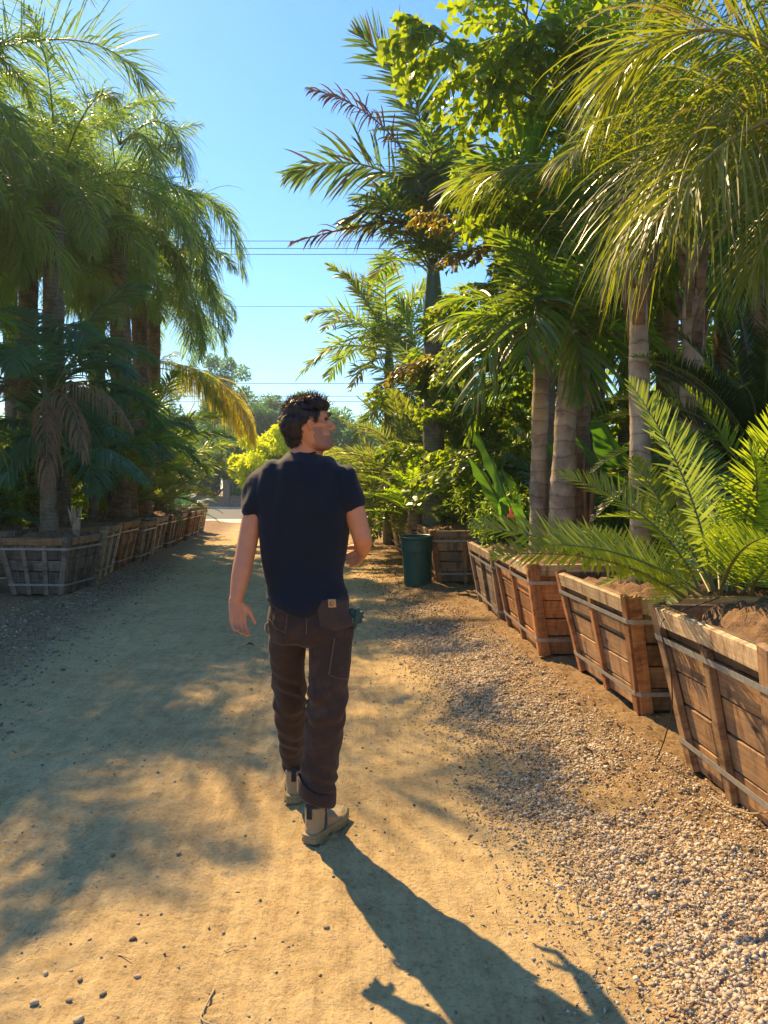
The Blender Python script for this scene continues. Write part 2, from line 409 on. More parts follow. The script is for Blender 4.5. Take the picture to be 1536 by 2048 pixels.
def gravel_pts(n, y0, y1, r0, r1, pw=1.0):
    Y = y0 + (y1 - y0) * rng.random(n) ** pw; r = rng.uniform(r0, r1, n); return r - .115 * Y, Y, r
X, Y, r = gravel_pts(90000, 1.75, 9.5, .35, 1.95, 1.6)
edge = .84 + .22 * fbm(X * 1.3, Y * 1.1, 41, 3) + np.clip((Y - 3.5) * .02, 0, .2)
dens = np.clip((r - edge) / .45, .0, 1) ** 1.3 * np.clip(.72 + 1.3 * fbm(X * 1.8, Y * 1.4, 43, 3), 0, 1)
dens *= np.where(Y > 4.2, np.clip(1 - (r - 1.35) / .9, .35, 1), 1) * np.where(r > 1.72, .25, 1)
keep = rng.random(len(X)) < dens; X, Y = X[keep][:21000], Y[keep][:21000]
V, Fc = stones(X, Y, (.0040 + .0075 * rng.random(len(X)) ** 1.8) * (1 + .05 * Y), .15)
link('gravel', mesh_from('gravel', V, Fc, [M['gravel']]), kind='stuff')
OCT = np.array([(1, 0, 0), (-1, 0, 0), (0, 1, 0), (0, -1, 0), (0, 0, 1), (0, 0, -1)], float); OCF = np.array([(0, 2, 4), (2, 1, 4), (1, 3, 4), (3, 0, 4), (2, 0, 5), (1, 2, 5), (3, 1, 5), (0, 3, 5)])
X, Y, r = gravel_pts(90000, 1.75, 8.0, .4, 1.95, 1.9)
edge = .72 + .26 * fbm(X * 1.3, Y * 1.1, 41, 3)
keep = rng.random(len(X)) < np.clip((r - edge) / .5, 0, 1) * np.clip(.8 + 1.1 * fbm(X * 1.8, Y * 1.4, 43, 3), .1, 1); X, Y = X[keep][:42000], Y[keep][:42000]; n = len(X)
base = OCT[None] * rng.uniform(.55, 1.35, (n, 6, 1)) * rng.uniform(.6, 1.4, (n, 1, 3)) * ((.0022 + .0045 * rng.random(n)) * (1 + .06 * Y))[:, None, None]
V = np.einsum('nij,nkj->nki', randrot(n), base) + np.stack([X, Y, height(X, Y) + .001], -1)[:, None]
link('fine_gravel', mesh_from('fine_gravel', V.reshape(-1, 3), (OCF[None] + (np.arange(n) * 6)[:, None, None]).reshape(-1, 3), [M['gravel']]), kind='stuff')
X, Y, r = gravel_pts(12000, 1.6, 10, -2.9, 1.4, 1.9)
keep = rng.random(len(X)) < np.clip(.22 + .9 * fbm(X * 1.2, Y * 1.2, 47, 3) + .5 * (r < -1.1) * (Y < 3.5), 0.06, 1); X, Y = X[keep], Y[keep]
V, Fc = stones(X, Y, (.0013 + .006 * rng.random(len(X)) ** 3.2 + .006 * (rng.random(len(X)) < .012)) * (1 + .06 * Y), .2)
link('pebbles', mesh_from('pebbles', V, Fc, [M['darkstone']]), kind='stuff')
# leaf litter flakes and bits of bark along both verges
n = 22000; side = rng.random(n) < .62
Y = 1.8 + 13 * rng.random(n) ** 1.3
r = np.where(side, rng.normal(1.5, .36, n), rng.normal(-2.75, .45, n)); X = r - .115 * Y
a = rng.uniform(0, 2 * math.pi, n); ln = rng.uniform(.008, .028, n) * (1 + .05 * Y); wd = ln * rng.uniform(.15, .45, n)
D = np.stack([np.cos(a), np.sin(a), rng.normal(0, .35, n)], -1); S = np.stack([-np.sin(a), np.cos(a), rng.normal(0, .5, n)], -1)
straw = rng.random(n) < .06; ln = np.where(straw, rng.uniform(.04, .13, n), ln); wd = np.where(straw, rng.uniform(.0015, .0035, n), wd); D[straw, 2] *= .15
C = np.stack([X, Y, height(X, Y) + .006], -1)
V = np.stack([C - D * ln[:, None] / 2, C + S * wd[:, None] / 2, C + D * ln[:, None] / 2, C - S * wd[:, None] / 2], 1).reshape(-1, 3)
link('leaf_litter', mesh_from('leaf_litter', V, np.arange(n * 4).reshape(-1, 4), [M['litter']]), kind='stuff')
# coarse mulch in the shade of the left verge
n = 5200; Y = 3.4 + 11 * rng.random(n); r = rng.normal(-2.75, .36, n); X = r - .115 * Y
V, Fc = stones(X, Y, rng.uniform(.006, .02, n), .1)
link('mulch', mesh_from('mulch', V, Fc, [M['darkstone']]), kind='stuff')

# single stones, clods, leaves and twigs lying on the road
def rock(px, py, R, label, matn='darkstone', cat='stone', name='stone', grp=None, el=1.0):
    p = P(px, py, CAM_H / math.tan(math.atan((py - 1024) / F) + PITCH))
    R *= .85; base = ICO * rng.uniform(.66, 1.15, (12, 1)) * np.array([1.25 * el, .9, .62]) * R
    o = link(name, mesh_from(name, base, ICF, [M[matn]]), loc=(p[0], p[1], gz(p[0], p[1]) + R * .4))
    o.rotation_euler = (0, 0, rnd.uniform(0, 3)); md = o.modifiers.new('bevel', 'BEVEL'); md.width = R * .18; md.segments = 2
    return tag(o, label, cat, grp)
M['clod'] = simple('brown_clod', (.22, .12, .065), .9, var=.5, nscale=30, bmp=.8)
for a_ in [(157, 2026, .020, 'large grey stone at the bottom left edge of the dirt road'),
           (68, 1992, .017, 'grey stone beside the large one in the bottom left corner'),
           (92, 1934, .014, 'small dark stone on the shaded left of the road foreground'),
           (275, 1936, .014, 'dark stone lowest of the loose group on the left of the road'),
           (160, 1943, .012, 'small dark stone between two greys on the left of the road'),
           (205, 1972, .015, 'rounded stone near the lower left, left of the dry forked stalk'),
           (137, 1985, .013, 'grey-brown stone just above the large grey stone'),
           (225, 1700, .016, 'half buried stone in the shadow left of the boots'),
           (358, 1697, .014, 'stone with a lit top in the shade left of the trailing boot'),
           (1023, 1686, .013, 'dark angular stone at the edge of gravel right of the boots'),
           (760, 1690, .007, 'small black stone lying just right of the walking boots'),
           (944, 1812, .008, 'small black stone right of the shadow of the torso'),
           (520, 1780, .010, 'dark stone on sunlit sand below and left of the boot'),
           (490, 1867, .008, 'small dark stone beside the tyre tread prints'),
           (1448, 1888, .020, 'rounded tan stone in the gravel at the lower right')]:
    rock(*a_, grp='loose stones on the dirt road')
rock(1210, 1535, .026, 'reddish brown chip of bark on the gravel beside the front planter', 'clod', 'bark chip', 'bark_chip', el=1.1)
def curl(px, py, L, wd, label, az):
    p = P(px, py, CAM_H / math.tan(math.atan((py - 1024) / F) + PITCH))
    t = np.linspace(0, 1, 9); w = wd * np.sin(math.pi * np.clip(t, .04, .96)) ** .7
    V = []
    for ti, wi in zip(t, w):
        z = .004 + .02 * math.sin(math.pi * ti)
        for s, zz in ((-1, .014), (0, 0), (1, .016)): V.append(((ti - .5) * L, s * wi, z + zz * wi / wd))
    Fq = [(i * 3 + j, i * 3 + j + 1, i * 3 + j + 4, i * 3 + j + 3) for i in range(8) for j in (0, 1)]
    o = link('fallen_leaf', mesh_from('fallen_leaf', V, Fq, [M['dead_dark']], smooth=True), loc=(p[0], p[1], gz(p[0], p[1]) + .004)); o.rotation_euler = (0, 0, az)
    sm = o.modifiers.new('thick', 'SOLIDIFY'); sm.thickness = .0012
    return tag(o, label, 'leaf')
curl(1172, 1512, .085, .016, 'curled dark dry leaf on the gravel near the front planter', .4)
curl(500, 1289, .09, .006, 'thin dark dry leaf on the road beside the left hand', -.2)
def twig(pts, r, label, name='dry_stalk', cat='twig', matn='twig'):
    W = []
    for px, py in pts:
        p = P(px, py, CAM_H / math.tan(math.atan((py - 1024) / F) + PITCH)); p[2] = gz(p[0], p[1]) + r * 1.3; W.append(p)
    W = np.array(W); t = np.linspace(0, len(W) - 1, len(W) * 4); W2 = np.stack([np.interp(t, np.arange(len(W)), W[:, k]) for k in range(3)], 1)
    W2[:, 2] += .006 * np.abs(np.sin(t * 2)); c = W2.mean(0)
    o = link(name, mesh_from(name, *tube(W2 - c, np.linspace(r, r * .5, len(W2)), 6), [M[matn]], smooth=True), loc=c)
    return tag(o, label, cat)
twig([(428, 1948), (398, 2013), (500, 2052)], .0035, 'pale forked dry stalk at the bottom edge of the road')
twig([(320, 1413), (340, 1425), (341, 1442)], .0035, 'thin pale bent straw on the shaded road, left of the legs')
twig([(236, 1892), (262, 1908)], .0025, 'short straw on the sunlit patch at the lower left')
twig([(450, 1880), (470, 1872), (494, 1874)], .0016, 'tiny curved twig beside the tread prints')
twig([(1130, 1720), (1170, 1745), (1235, 1690), (1248, 1655)], .003, 'long thin twig bent across the gravel by the front planter')
twig([(1185, 1715), (1150, 1790), (1165, 1850)], .002, 'thin dark twig lying on gravel in the lower right')
twig([(1000, 1600), (1040, 1560), (1090, 1552)], .0025, 'pale thin straw at the gravel edge right of the calves')

# ------------------------------------------------------------------ planter boxes
def piece(name, L, W, T, mat, jitter=.004):
    """a board, long side along its own x, slightly bowed and with worn corners"""
    mb = MB(); nseg = 4 if L > .5 else 2
    c = min(W, T) * .12
    sec = [(-W/2 + c, -T/2), (W/2 - c, -T/2), (W/2, -T/2 + c), (W/2, T/2 - c), (W/2 - c, T/2), (-W/2 + c, T/2), (-W/2, T/2 - c), (-W/2, -T/2 + c)]
    V = []
    for i in range(nseg + 1):
        dx = rnd.uniform(-jitter, jitter); dz = rnd.uniform(-jitter, jitter) * .5
        for y, z in sec: V.append((L * (i / nseg - .5), y + dx, z + dz))
    Fq = []
    for i in range(nseg):
        for j in range(8):
            a = i * 8 + j; b = i * 8 + (j + 1) % 8; Fq.append((a, b, b + 8, a + 8))
    Fq.append(tuple(range(7, -1, -1))); Fq.append(tuple(range(nseg * 8, nseg * 8 + 8)))
    return mesh_from(name, V, Fq, [mat])

def planter(name, corners_bottom_half, top_half, H, mats, label, loc, rz, group, rows=5, inner=2, tilt=0.0, depth_half=None, soil_h=.05):
    """slatted, tapered timber box. local frame: -x face is 'side 0'."""
    bx, by = corners_bottom_half; tx, ty = top_half
    root = empty(name, (loc[0], loc[1], loc[2]), label, 'planter box', group, rz)
    root.rotation_euler = (0, tilt, rz)
    wood, batt, rim = (M[k] for k in mats)
    for sd in range(4):
        an = sd * math.pi / 2
        # outward normal for the side, half widths
        out = np.array([-math.cos(an), -math.sin(an), 0]); along = np.array([-math.sin(an), math.cos(an), 0]) * 1.0
        ob, ot = (bx, tx) if sd % 2 == 0 else (by, ty)
        hb, ht = (by, ty) if sd % 2 == 0 else (bx, tx)
        up = norm(out * (ot - ob) + np.array([0, 0, H])); SL = math.hypot(ot - ob, H)
        nrm = np.cross(along, up); nrm = nrm * np.sign(nrm @ out)
        def place(o, u, v, w):
            p = out * ob + along * u + up * v + nrm * w
            o.location = Vector([float(x) for x in p])
        def orient(o, xa, ya):
            xa = norm(np.array(xa)); za = norm(np.cross(xa, ya)); ya2 = np.cross(za, xa)
            m_ = Matrix(((xa[0], ya2[0], za[0]), (xa[1], ya2[1], za[1]), (xa[2], ya2[2], za[2])))
            o.rotation_euler = m_.to_euler()
        rh = SL / rows
        for k in range(rows):
            vc = (k + .5) * rh; hw_ = hb + (ht - hb) * ((k + .15) / rows)
            gap = rnd.uniform(.004, .018)
            o = link('plank', piece('plank', 2 * hw_ - .012, rh - gap, .022, wood), root)
            orient(o, along, up); place(o, 0, vc, -.012 + rnd.uniform(-.004, .004))
        bw = .075
        offs = [(-1, 1), (1, 1)] + [(s, 0) for s in (np.linspace(-1, 1, inner + 2)[1:-1])]
        for s, corner in offs:
            ub = s * (hb - (bw / 2 if corner else 0)); ut = s * (ht - (bw / 2 if corner else 0))
            if corner: ub = s * (hb - bw / 2 + .018); ut = s * (ht - bw / 2 + .018)
            d = along * (ut - ub) + up * SL
            top_cut = .0 if corner else .10
            L = np.linalg.norm(d) - top_cut + (.012 if corner else 0)
            o = link('corner_post' if corner else 'batten', piece('batten', L, bw if corner else bw * .8, .034, batt), root)
            orient(o, d, -along)
            f = .5 * L / np.linalg.norm(d)
            place(o, ub + (ut - ub) * f, SL * f, .017 + (.0 if not corner else .003))
        o = link('rim_board', piece('rim_board', 2 * ht - 2 * bw + .03, .095, .03, rim), root)
        orient(o, along, up); place(o, 0, SL - .05, .0165)
    # straps
    for fz, sag in ((.17, 0), (.80, 0)):
        z = H * fz; hx = bx + (tx - bx) * fz + .040; hy = by + (ty - by) * fz + .040
        sx = (tx - bx) / H * .014; w = .014; c_ = .03
        ring = [(-hx, -hy + c_), (-hx + c_, -hy), (hx - c_, -hy), (hx, -hy + c_), (hx, hy - c_), (hx - c_, hy), (-hx + c_, hy), (-hx, hy - c_)]
        V = []; 
        for (x, y) in ring:
            for zz, o_ in ((z - w, -sx), (z + w, sx)):
                for tck in (0, .003):
                    V.append((x + np.sign(x) * (o_ + tck), y + np.sign(y) * (o_ + tck), zz))
        Fq = []
        for i in range(8):
            a = i * 4; b_ = ((i + 1) % 8) * 4
            for p_, q_ in ((0, 2), (2, 3), (3, 1), (1, 0)): Fq.append((a + p_, a + q_, b_ + q_, b_ + p_))
        link('metal_strap', mesh_from('metal_strap', V, Fq, [M['strap']]), root)
    # soil mound
    n = 46; g = np.linspace(-1, 1, n); GX, GY = np.meshgrid(g, g, indexing='ij')
    sd_ = rnd.randint(0, 999)
    edge = np.clip(1 - np.maximum(abs(GX), abs(GY)) ** 4, 0, 1)
    Zs = H - .075 + edge * (soil_h + .05) * (1 - .5 * (GX ** 2 + GY ** 2)) + fbm(GX * 2.2 + 3, GY * 2.2, sd_, 3) * .07 * edge + fbm(GX * 14, GY * 14, sd_ + 5, 5) * .075 * np.clip(edge + .3, 0, 1)
    V = np.stack([GX * (tx - .03), GY * (ty - .03), Zs], -1).reshape(-1, 3)
    ii, jj = np.meshgrid(np.arange(n - 1), np.arange(n - 1), indexing='ij'); a = (ii * n + jj).ravel()
    link('soil', mesh_from('soil', V, np.stack([a, a + n, a + n + 1, a + 1], 1), [M['soil']], smooth=True), root)
    mb = MB(); mb.box((-bx + .02, -by + .02, .02), (bx - .02, by - .02, .05)); link('base_board', mb.mesh('base_board', [M['wood_old']]), root)
    return root

def copy_tree(o, parent=None):
    c = o.copy(); COL.objects.link(c); c.parent = parent
    for ch in list(o.children): copy_tree(ch, c)
    return c

GR, GL = 'slatted timber planter boxes along the right verge', 'slatted timber planter boxes along the left verge'
def box_from_face(far_b, near_b, H, over, depth=1.15, **kw):
    """side 0 of the box runs from ground pixel far_b to near_b"""
    pf = P(far_b[0], far_b[1], CAM_H / math.tan(math.atan((far_b[1] - 1024) / F) + PITCH)); pn = P(near_b[0], near_b[1], CAM_H / math.tan(math.atan((near_b[1] - 1024) / F) + PITCH))
    d = pf - pn; L = math.hypot(d[0], d[1]); rz = math.atan2(-d[0], d[1])
    c = (pf + pn) / 2 + np.array([math.cos(rz), math.sin(rz), 0]) * (depth / 2)
    return c, rz, L / 2, depth / 2
def rbox(far_b, near_b, H, over, mats, label, depth=1.1, **kw):
    c, rz, hy, hx = box_from_face(far_b, near_b, H, over, depth)
    return planter('planter_box', (hx, hy), (hx + over, hy + over), H, mats, label, (c[0], c[1], gz(c[0] - hx, c[1]) + .0), rz, GR, **kw)
B1 = rbox((1392, 1556), (1575, 1712), .80, .15, ('wood', 'wood', 'wood_pale'), 'nearest weathered timber planter at the right edge, holding a big green cycad', inner=1, soil_h=.10)
B2 = rbox((1168, 1352), (1285, 1440), .74, .15, ('wood', 'wood_fresh', 'wood_pale'), 'second timber planter from the front on the right, with orange corner posts and bare soil', inner=1, soil_h=.06)
B3 = rbox((1022, 1258), (1086, 1318), .78, .14, ('wood_fresh', 'wood_fresh', 'wood_pale'), 'third timber planter on the right, with a reddish end facing the camera', inner=1)
B4 = rbox((963, 1205), (1006, 1248), .76, .13, ('wood_old', 'wood', 'wood_pale'), 'fourth timber planter on the right, narrow and dark, past the reddish one', inner=1)
B5 = rbox((850, 1140), (878, 1170), .78, .12, ('wood', 'wood_fresh', 'wood'), 'timber planter directly behind the green bin, with its plank end facing the camera', depth=1.2, inner=2)
for i, (fb, nb, mt, lb) in enumerate([((802, 1108), (826, 1127), ('wood_old', 'wood_pale', 'wood_pale'), 'timber planter just past the bin on the right, pale battens seen edge on'),
                       ((779, 1083), (797, 1102), ('wood_pale', 'wood_pale', 'wood'), 'pale timber planter, second beyond the green bin'),
                       ((763, 1068), (776, 1079), ('wood_old', 'wood', 'wood'), 'dark timber planter, third beyond the green bin'),
                       ((750, 1056), (760, 1065), ('wood_old', 'wood', 'wood_old'), 'small far timber planter beside the elbow of the man'),
                       ((738, 1047), (746, 1054), ('wood_old', 'wood', 'wood_old'), 'farthest timber planter on the right, seen past the upper arm')]):
    rbox(fb, nb, .76, .12, mt, lb, inner=1 if i else 2)
# left row: side 2 (the +x face) looks on to the road
def lbox(x, y, hx, hy, H, over, mats, label, rz, **kw):
    return planter('planter_box', (hx, hy), (hx + over, hy + over), H, mats, label, (x, y, gz(x + hx, y)), rz, GL, **kw)
L1 = lbox(-4.50, 10.40, .33, .36, .75, .13, ('wood_old', 'wood_old', 'wood'), 'nearest timber planter of the left row, wide end with a patched reddish panel', -.06)
lefts = [(11.95, 'second timber planter of the left row, grey and narrow', ('wood_old', 'wood_pale', 'wood')),
         (13.35, 'third timber planter of the left row, with reddish planks', ('wood_fresh', 'wood_fresh', 'wood_fresh')),
         (14.8, 'fourth timber planter of the left row', ('wood_old', 'wood', 'wood')),
         (16.3, 'fifth timber planter of the left row, pale battens', ('wood', 'wood_pale', 'wood_pale')),
         (17.8, 'sixth timber planter of the left row', ('wood_old', 'wood', 'wood')),
         (19.3, 'seventh timber planter of the left row', ('wood', 'wood_fresh', 'wood')),
         (20.8, 'eighth timber planter of the left row', ('wood_old', 'wood', 'wood_old')),
         (22.4, 'ninth timber planter of the left row, small and far', ('wood', 'wood', 'wood')),
         (24.2, 'last timber planter of the left row, its pale side against the street', ('wood_pale', 'wood_pale', 'wood_pale'))]
for y, lb, mt in lefts:
    r_l = -2.98 + rnd.uniform(-.06, .06); lbox(r_l - .115 * y - .42, y, .42, .40, .76 + rnd.uniform(-.03, .05) + (.12 if y > 24 else 0), .15, mt, lb, .115 + rnd.uniform(-.05, .05), inner=1, rows=4)
lbox(-5.75, 11.2, .45, .45, .80, .12, ('wood_old', 'wood_old', 'wood_old'), 'dark timber planter behind the nearest one at the left edge', .05, inner=1)
# irrigation line hanging from the front planter
def hose(pts, r, label):
    W = np.array([P(*p) for p in pts]); t = np.linspace(0, len(W) - 1, len(W) * 5)
    W2 = np.stack([np.interp(t, np.arange(len(W)), W[:, k]) for k in range(3)], 1)
    for _ in range(3): W2[1:-1] = (W2[:-2] + W2[1:-1] * 2 + W2[2:]) / 4
    c = W2.mean(0); o = link('irrigation_line', mesh_from('irrigation_line', *tube(W2 - c, [r] * len(W2), 6), [M['hose']], smooth=True), loc=c)
    return tag(o, label, 'hose')
hose([(1440, 1195, 3.7), (1370, 1218, 3.75), (1322, 1240, 3.78), (1320, 1262, 3.72), (1342, 1330, 3.7), (1346, 1420, 3.72), (1326, 1490, 3.78), (1311, 1522, 3.95)], .0035, 'thin dark irrigation line looping down the corner of the nearest planter')
hose([(1536, 1625, 3.1), (1500, 1628, 3.2), (1455, 1614, 3.3), (1425, 1594, 3.4)], .004, 'pale cord lying along the foot of the nearest planter').data.materials[0] = M['twig']

# ------------------------------------------------------------------ green bin
def lathe(prof, n=32, sq=0.0):
    th = np.linspace(0, 2 * math.pi, n, endpoint=False); V = []; Fq = []
    for r, z in prof:
        for t in th: V.append((r * math.cos(t), r * math.sin(t), z))
    for i in range(len(prof) - 1):
        for j in range(n):
            a = i * n + j; b = i * n + (j + 1) % n; Fq.append((a, b, b + n, a + n))
    return V, Fq
M['bin'] = simple('dark_green_plastic', (.012, .075, .055), .42, var=.45, nscale=5, bmp=.12, bscale=25)
bp = P(836, 1168, 11.25)
BN = empty('rubbish_bin', (bp[0], bp[1], gz(bp[0], bp[1])), 'dark green plastic rubbish bin without a lid beside the timber planter', 'rubbish bin')
prof = [(0.001, .01), (.19, .0), (.205, .02), (.21, .25), (.218, .45), (.222, .50), (.231, .51), (.233, .70), (.222, .70), (.216, .5), (.2, .03), (.001, .03)]
link('body', mesh_from('body', *lathe(prof), [M['bin']], smooth=True), BN).modifiers.new('es', 'EDGE_SPLIT')
V, Fq = lathe([(.232, .68), (.247, .68), (.250, .70), (.248, .725), (.236, .727), (.226, .715)]); link('rim', mesh_from('rim', V, Fq, [M['bin']], smooth=True), BN)
for sgn, yy in ((1, 0), (-1, 0)):
    pts = [(.235 * sgn, -.055, .60), (.262 * sgn, -.05, .605), (.268 * sgn, 0, .607), (.262 * sgn, .05, .605), (.235 * sgn, .055, .60)]
    link('handle', mesh_from('handle', *tube(pts, [.009] * 5, 8), [M['bin']], smooth=True), BN)
mb = MB(); mb.box((-.05, -.240, .585), (.05, -.226, .607)); mb.box((-.045, -.244, .589), (.045, -.240, .603)); link('grip', mb.mesh('grip', [M['bin']]), BN)
BN.rotation_euler = (.03, -.04, .1)
# ------------------------------------------------------------------ fronds and leaves
def polyline_arc(L, e0, bend, K=22, p=1.5, side=0.0):
    t = np.linspace(0, 1, K); e = np.radians(e0 - bend * t ** p); s = np.radians(side * t ** 2)
    d = np.stack([np.cos(e) * np.cos(s), np.cos(e) * np.sin(s), np.sin(e)], 1)
    pts = np.zeros((K, 3)); pts[1:] = np.cumsum((d[1:] + d[:-1]) / 2 * L / (K - 1), 0); return pts
def bez(P0, P1, P2, K=22):
    t = np.linspace(0, 1, K)[:, None]; return (1 - t) ** 2 * P0 + 2 * t * (1 - t) * P1 + t * t * P2

ST = {  # n per side, leaflet length, width, petiole, base angle, tip angle, V angle, plumose jitter, droop, segments
 'queen':   dict(n=125, ll=.68, lw=.0185, pet=.16, a0=72, a1=28, v0=8, vj=34, dr=1.6, seg=5, rr=.020),
 'gold':    dict(n=86, ll=.95, lw=.013, pet=.14, a0=62, a1=26, v0=0, vj=26, dr=1.6, seg=6, rr=.020),
 'king':    dict(n=64, ll=.68, lw=.044, pet=.10, a0=76, a1=32, v0=8, vj=20, dr=.5, seg=4, rr=.020),
 'kentia':  dict(n=42, ll=.62, lw=.040, pet=.18, a0=62, a1=28, v0=0, vj=8, dr=1.0, seg=5, rr=.013),
 'phoenix': dict(n=74, ll=.38, lw=.024, pet=.14, a0=62, a1=28, v0=22, vj=16, dr=.16, seg=3, rr=.018),
 'broad':   dict(n=40, ll=.78, lw=.036, pet=.16, a0=60, a1=22, v0=6, vj=14, dr=.75, seg=5, rr=.018),
 'cycad':   dict(n=60, ll=.22, lw=.0135, pet=.12, a0=76, a1=46, v0=14, vj=4, dr=.10, seg=4, rr=.009, tw_=7),
 'sago':    dict(n=80, ll=.17, lw=.0085, pet=.08, a0=66, a1=40, v0=28, vj=5, dr=.08, seg=3, rr=.010, tw_=8),
 'cyblue':  dict(n=54, ll=.22, lw=.020, pet=.14, a0=74, a1=45, v0=12, vj=5, dr=.12, seg=3, rr=.011, tw_=8),
}
def frond_geo(pts, n, ll, lw, pet, a0, a1, v0, vj, dr, seg, rr, tw_=28, seed=0, side=None, miss=0.0):
    r = np.random.default_rng(seed)
    K = len(pts); T = norm(np.gradient(pts, axis=0))
    if side is None:
        ch = pts[-1] - pts[0]; side = np.cross(np.array([ch[0], ch[1], 0]) + 1e-4, (0, 0, 1.0))
    side = norm(np.asarray(side, float))
    t = np.linspace(pet, .992, n)
    t = np.concatenate([t, t]) + r.normal(0, .25 / n, 2 * n); t = np.clip(t, pet * .9, .998)
    sg = np.concatenate([np.ones(n), -np.ones(n)])
    if miss: k = r.random(2 * n) > miss; t, sg = t[k], sg[k]
    f = t * (K - 1); i = np.minimum(f.astype(int), K - 2); w = (f - i)[:, None]
    B = pts[i] * (1 - w) + pts[i + 1] * w; TT = norm(T[i] * (1 - w) + T[i + 1] * w)
    S = side[None] - TT * (TT @ side)[:, None]; S = norm(S); U = np.cross(S, TT); U *= np.sign(np.where(abs(U[:, 2:3]) < 1e-6, 1, U[:, 2:3])) if False else 1
    q = (t - pet) / (1 - pet)
    a = np.radians(a0 + (a1 - a0) * q + r.normal(0, 4, len(t))); v = np.radians(v0 + r.normal(0, vj, len(t)))
    D = np.cos(a)[:, None] * TT + np.sin(a)[:, None] * (np.cos(v)[:, None] * S * sg[:, None] + np.sin(v)[:, None] * U)
    Ln = ll * np.clip(np.sin(math.pi * (q * .80 + .17)) ** .65, .18, 1) * r.uniform(.85, 1.1, len(t))
    wprof = np.interp(np.linspace(0, 1, seg + 1), [0, .12, .45, .8, 1], [.45, .9, 1.0, .62, .03])
    W = norm(TT - D * np.sum(TT * D, 1, keepdims=True)); tw = np.radians(r.normal(0, tw_, len(t)))[:, None]
    W = W * np.cos(tw) + np.cross(D, W) * np.sin(tw)
    p = B.copy(); d = D.copy(); V = np.zeros((len(t), seg + 1, 2, 3)); g = np.array([0, 0, -1.0]); drj = dr * r.uniform(.6, 1.35, len(t))[:, None]
    for k in range(seg + 1):
        wd = (lw * wprof[k] * .5) * W
        V[:, k, 0] = p + wd; V[:, k, 1] = p - wd
        d2 = norm(d + g * drj * (1.0 / seg) * (.4 + 1.2 * k / seg)); p = p + norm(d + d2) * (Ln / seg)[:, None]; d = d2
        W = norm(W - d * np.sum(W * d, 1, keepdims=True))
    nl = len(t); V = V.reshape(-1, 3)
    base = (np.arange(nl) * (seg + 1) * 2)[:, None]
    k = np.arange(seg)[None] * 2 + base
    Fq = np.stack([k, k + 1, k + 3, k + 2], -1).reshape(-1, 4)
    RV, RF = tube(pts, rr * np.linspace(1, .15, K) ** .8, 5, cap=False)
    RF = np.array(RF) + len(V)
    return np.concatenate([V, RV]), np.concatenate([Fq, RF]), np.concatenate([np.zeros(len(Fq), int), np.ones(len(RF), int)])
def frond_mesh(pts, style, leaf, rach, seed=0, side=None, miss=0.0, **ov):
    kw = dict(ST[style]); kw.update(ov)
    V, Fq, mi = frond_geo(np.asarray(pts, float), seed=seed, side=side, miss=miss, **kw)
    return mesh_from('frond', V, Fq, [M[leaf], M[rach]], mi)
CACHE = {}
def frond_var(style, leaf, rach, elev, L, bend, side=0):
    e = round(elev / 18) * 18; v = rnd.randint(0, 2); key = (style, leaf, L, bend, e, v)
    if key not in CACHE:
        bd = bend * (1.0 if e > -20 else .45) * (1 + .15 * (v - 1)) * (.55 if e > 70 else 1)
        bd = min(bd, e + 88)
        CACHE[key] = frond_mesh(polyline_arc(L, e, bd, side=(v - 1) * 18), style, leaf, rach, seed=len(CACHE) * 7 + v)
    return CACHE[key]

PALM = {  # frond style, leaf, stalk, length, bend, count, elevation range
 'queen': ('queen', 'queen', 'rachis', 3.0, 118, 20, (78, -12)),
 'queen_gold': ('gold', 'queen_gold', 'rachis_gold', 2.6, 105, 14, (78, 0)),
 'king': ('king', 'king', 'rachis', 2.5, 78, 12, (82, 0)),
 'kentia': ('kentia', 'kentia', 'rachis', 1.9, 105, 9, (75, 5)),
 'phoenix': ('phoenix', 'phoenix', 'rachis', 2.3, 72, 26, (80, -5)),
 'broad': ('broad', 'king', 'rachis', 2.0, 88, 11, (80, 8)),
 'cycad': ('cycad', 'cycad', 'rachis', 1.25, 48, 24, (80, 8)),
 'cycad_lime': ('cyblue', 'cycad_lime', 'rachis', 1.35, 50, 26, (80, 5)),
 'sago': ('sago', 'sago', 'rachis', 1.15, 52, 46, (85, -12)),
 'cyblue': ('cyblue', 'cycad_blue', 'rachis', 1.4, 55, 24, (75, 5)),
}
def trunk_part(root, h, r0, r1, mat, lean=(0, 0), rings=True, base=(0, 0), n=14):
    K = int(max(12, h / .035)); t = np.linspace(0, 1, K)
    pts = np.stack([base[0] + lean[0] * t ** 1.3, base[1] + lean[1] * t ** 1.3, h * t], 1)
    rad = r1 + (r0 - r1) * (1 - t) ** 1.6
    if rings: rad = rad * (1 + .035 * ((t * h / .11) % 1 < .3)) + .004 * np.sin(t * h * 9)
    V, Fq = tube(pts, rad, n); V += np.repeat(fbm(np.arange(K) * .3, np.zeros(K), 5, 2), n)[:, None][:len(V)] * .01
    link('trunk', mesh_from('trunk', V, Fq, [M[mat]], smooth=True), root); return pts[-1]
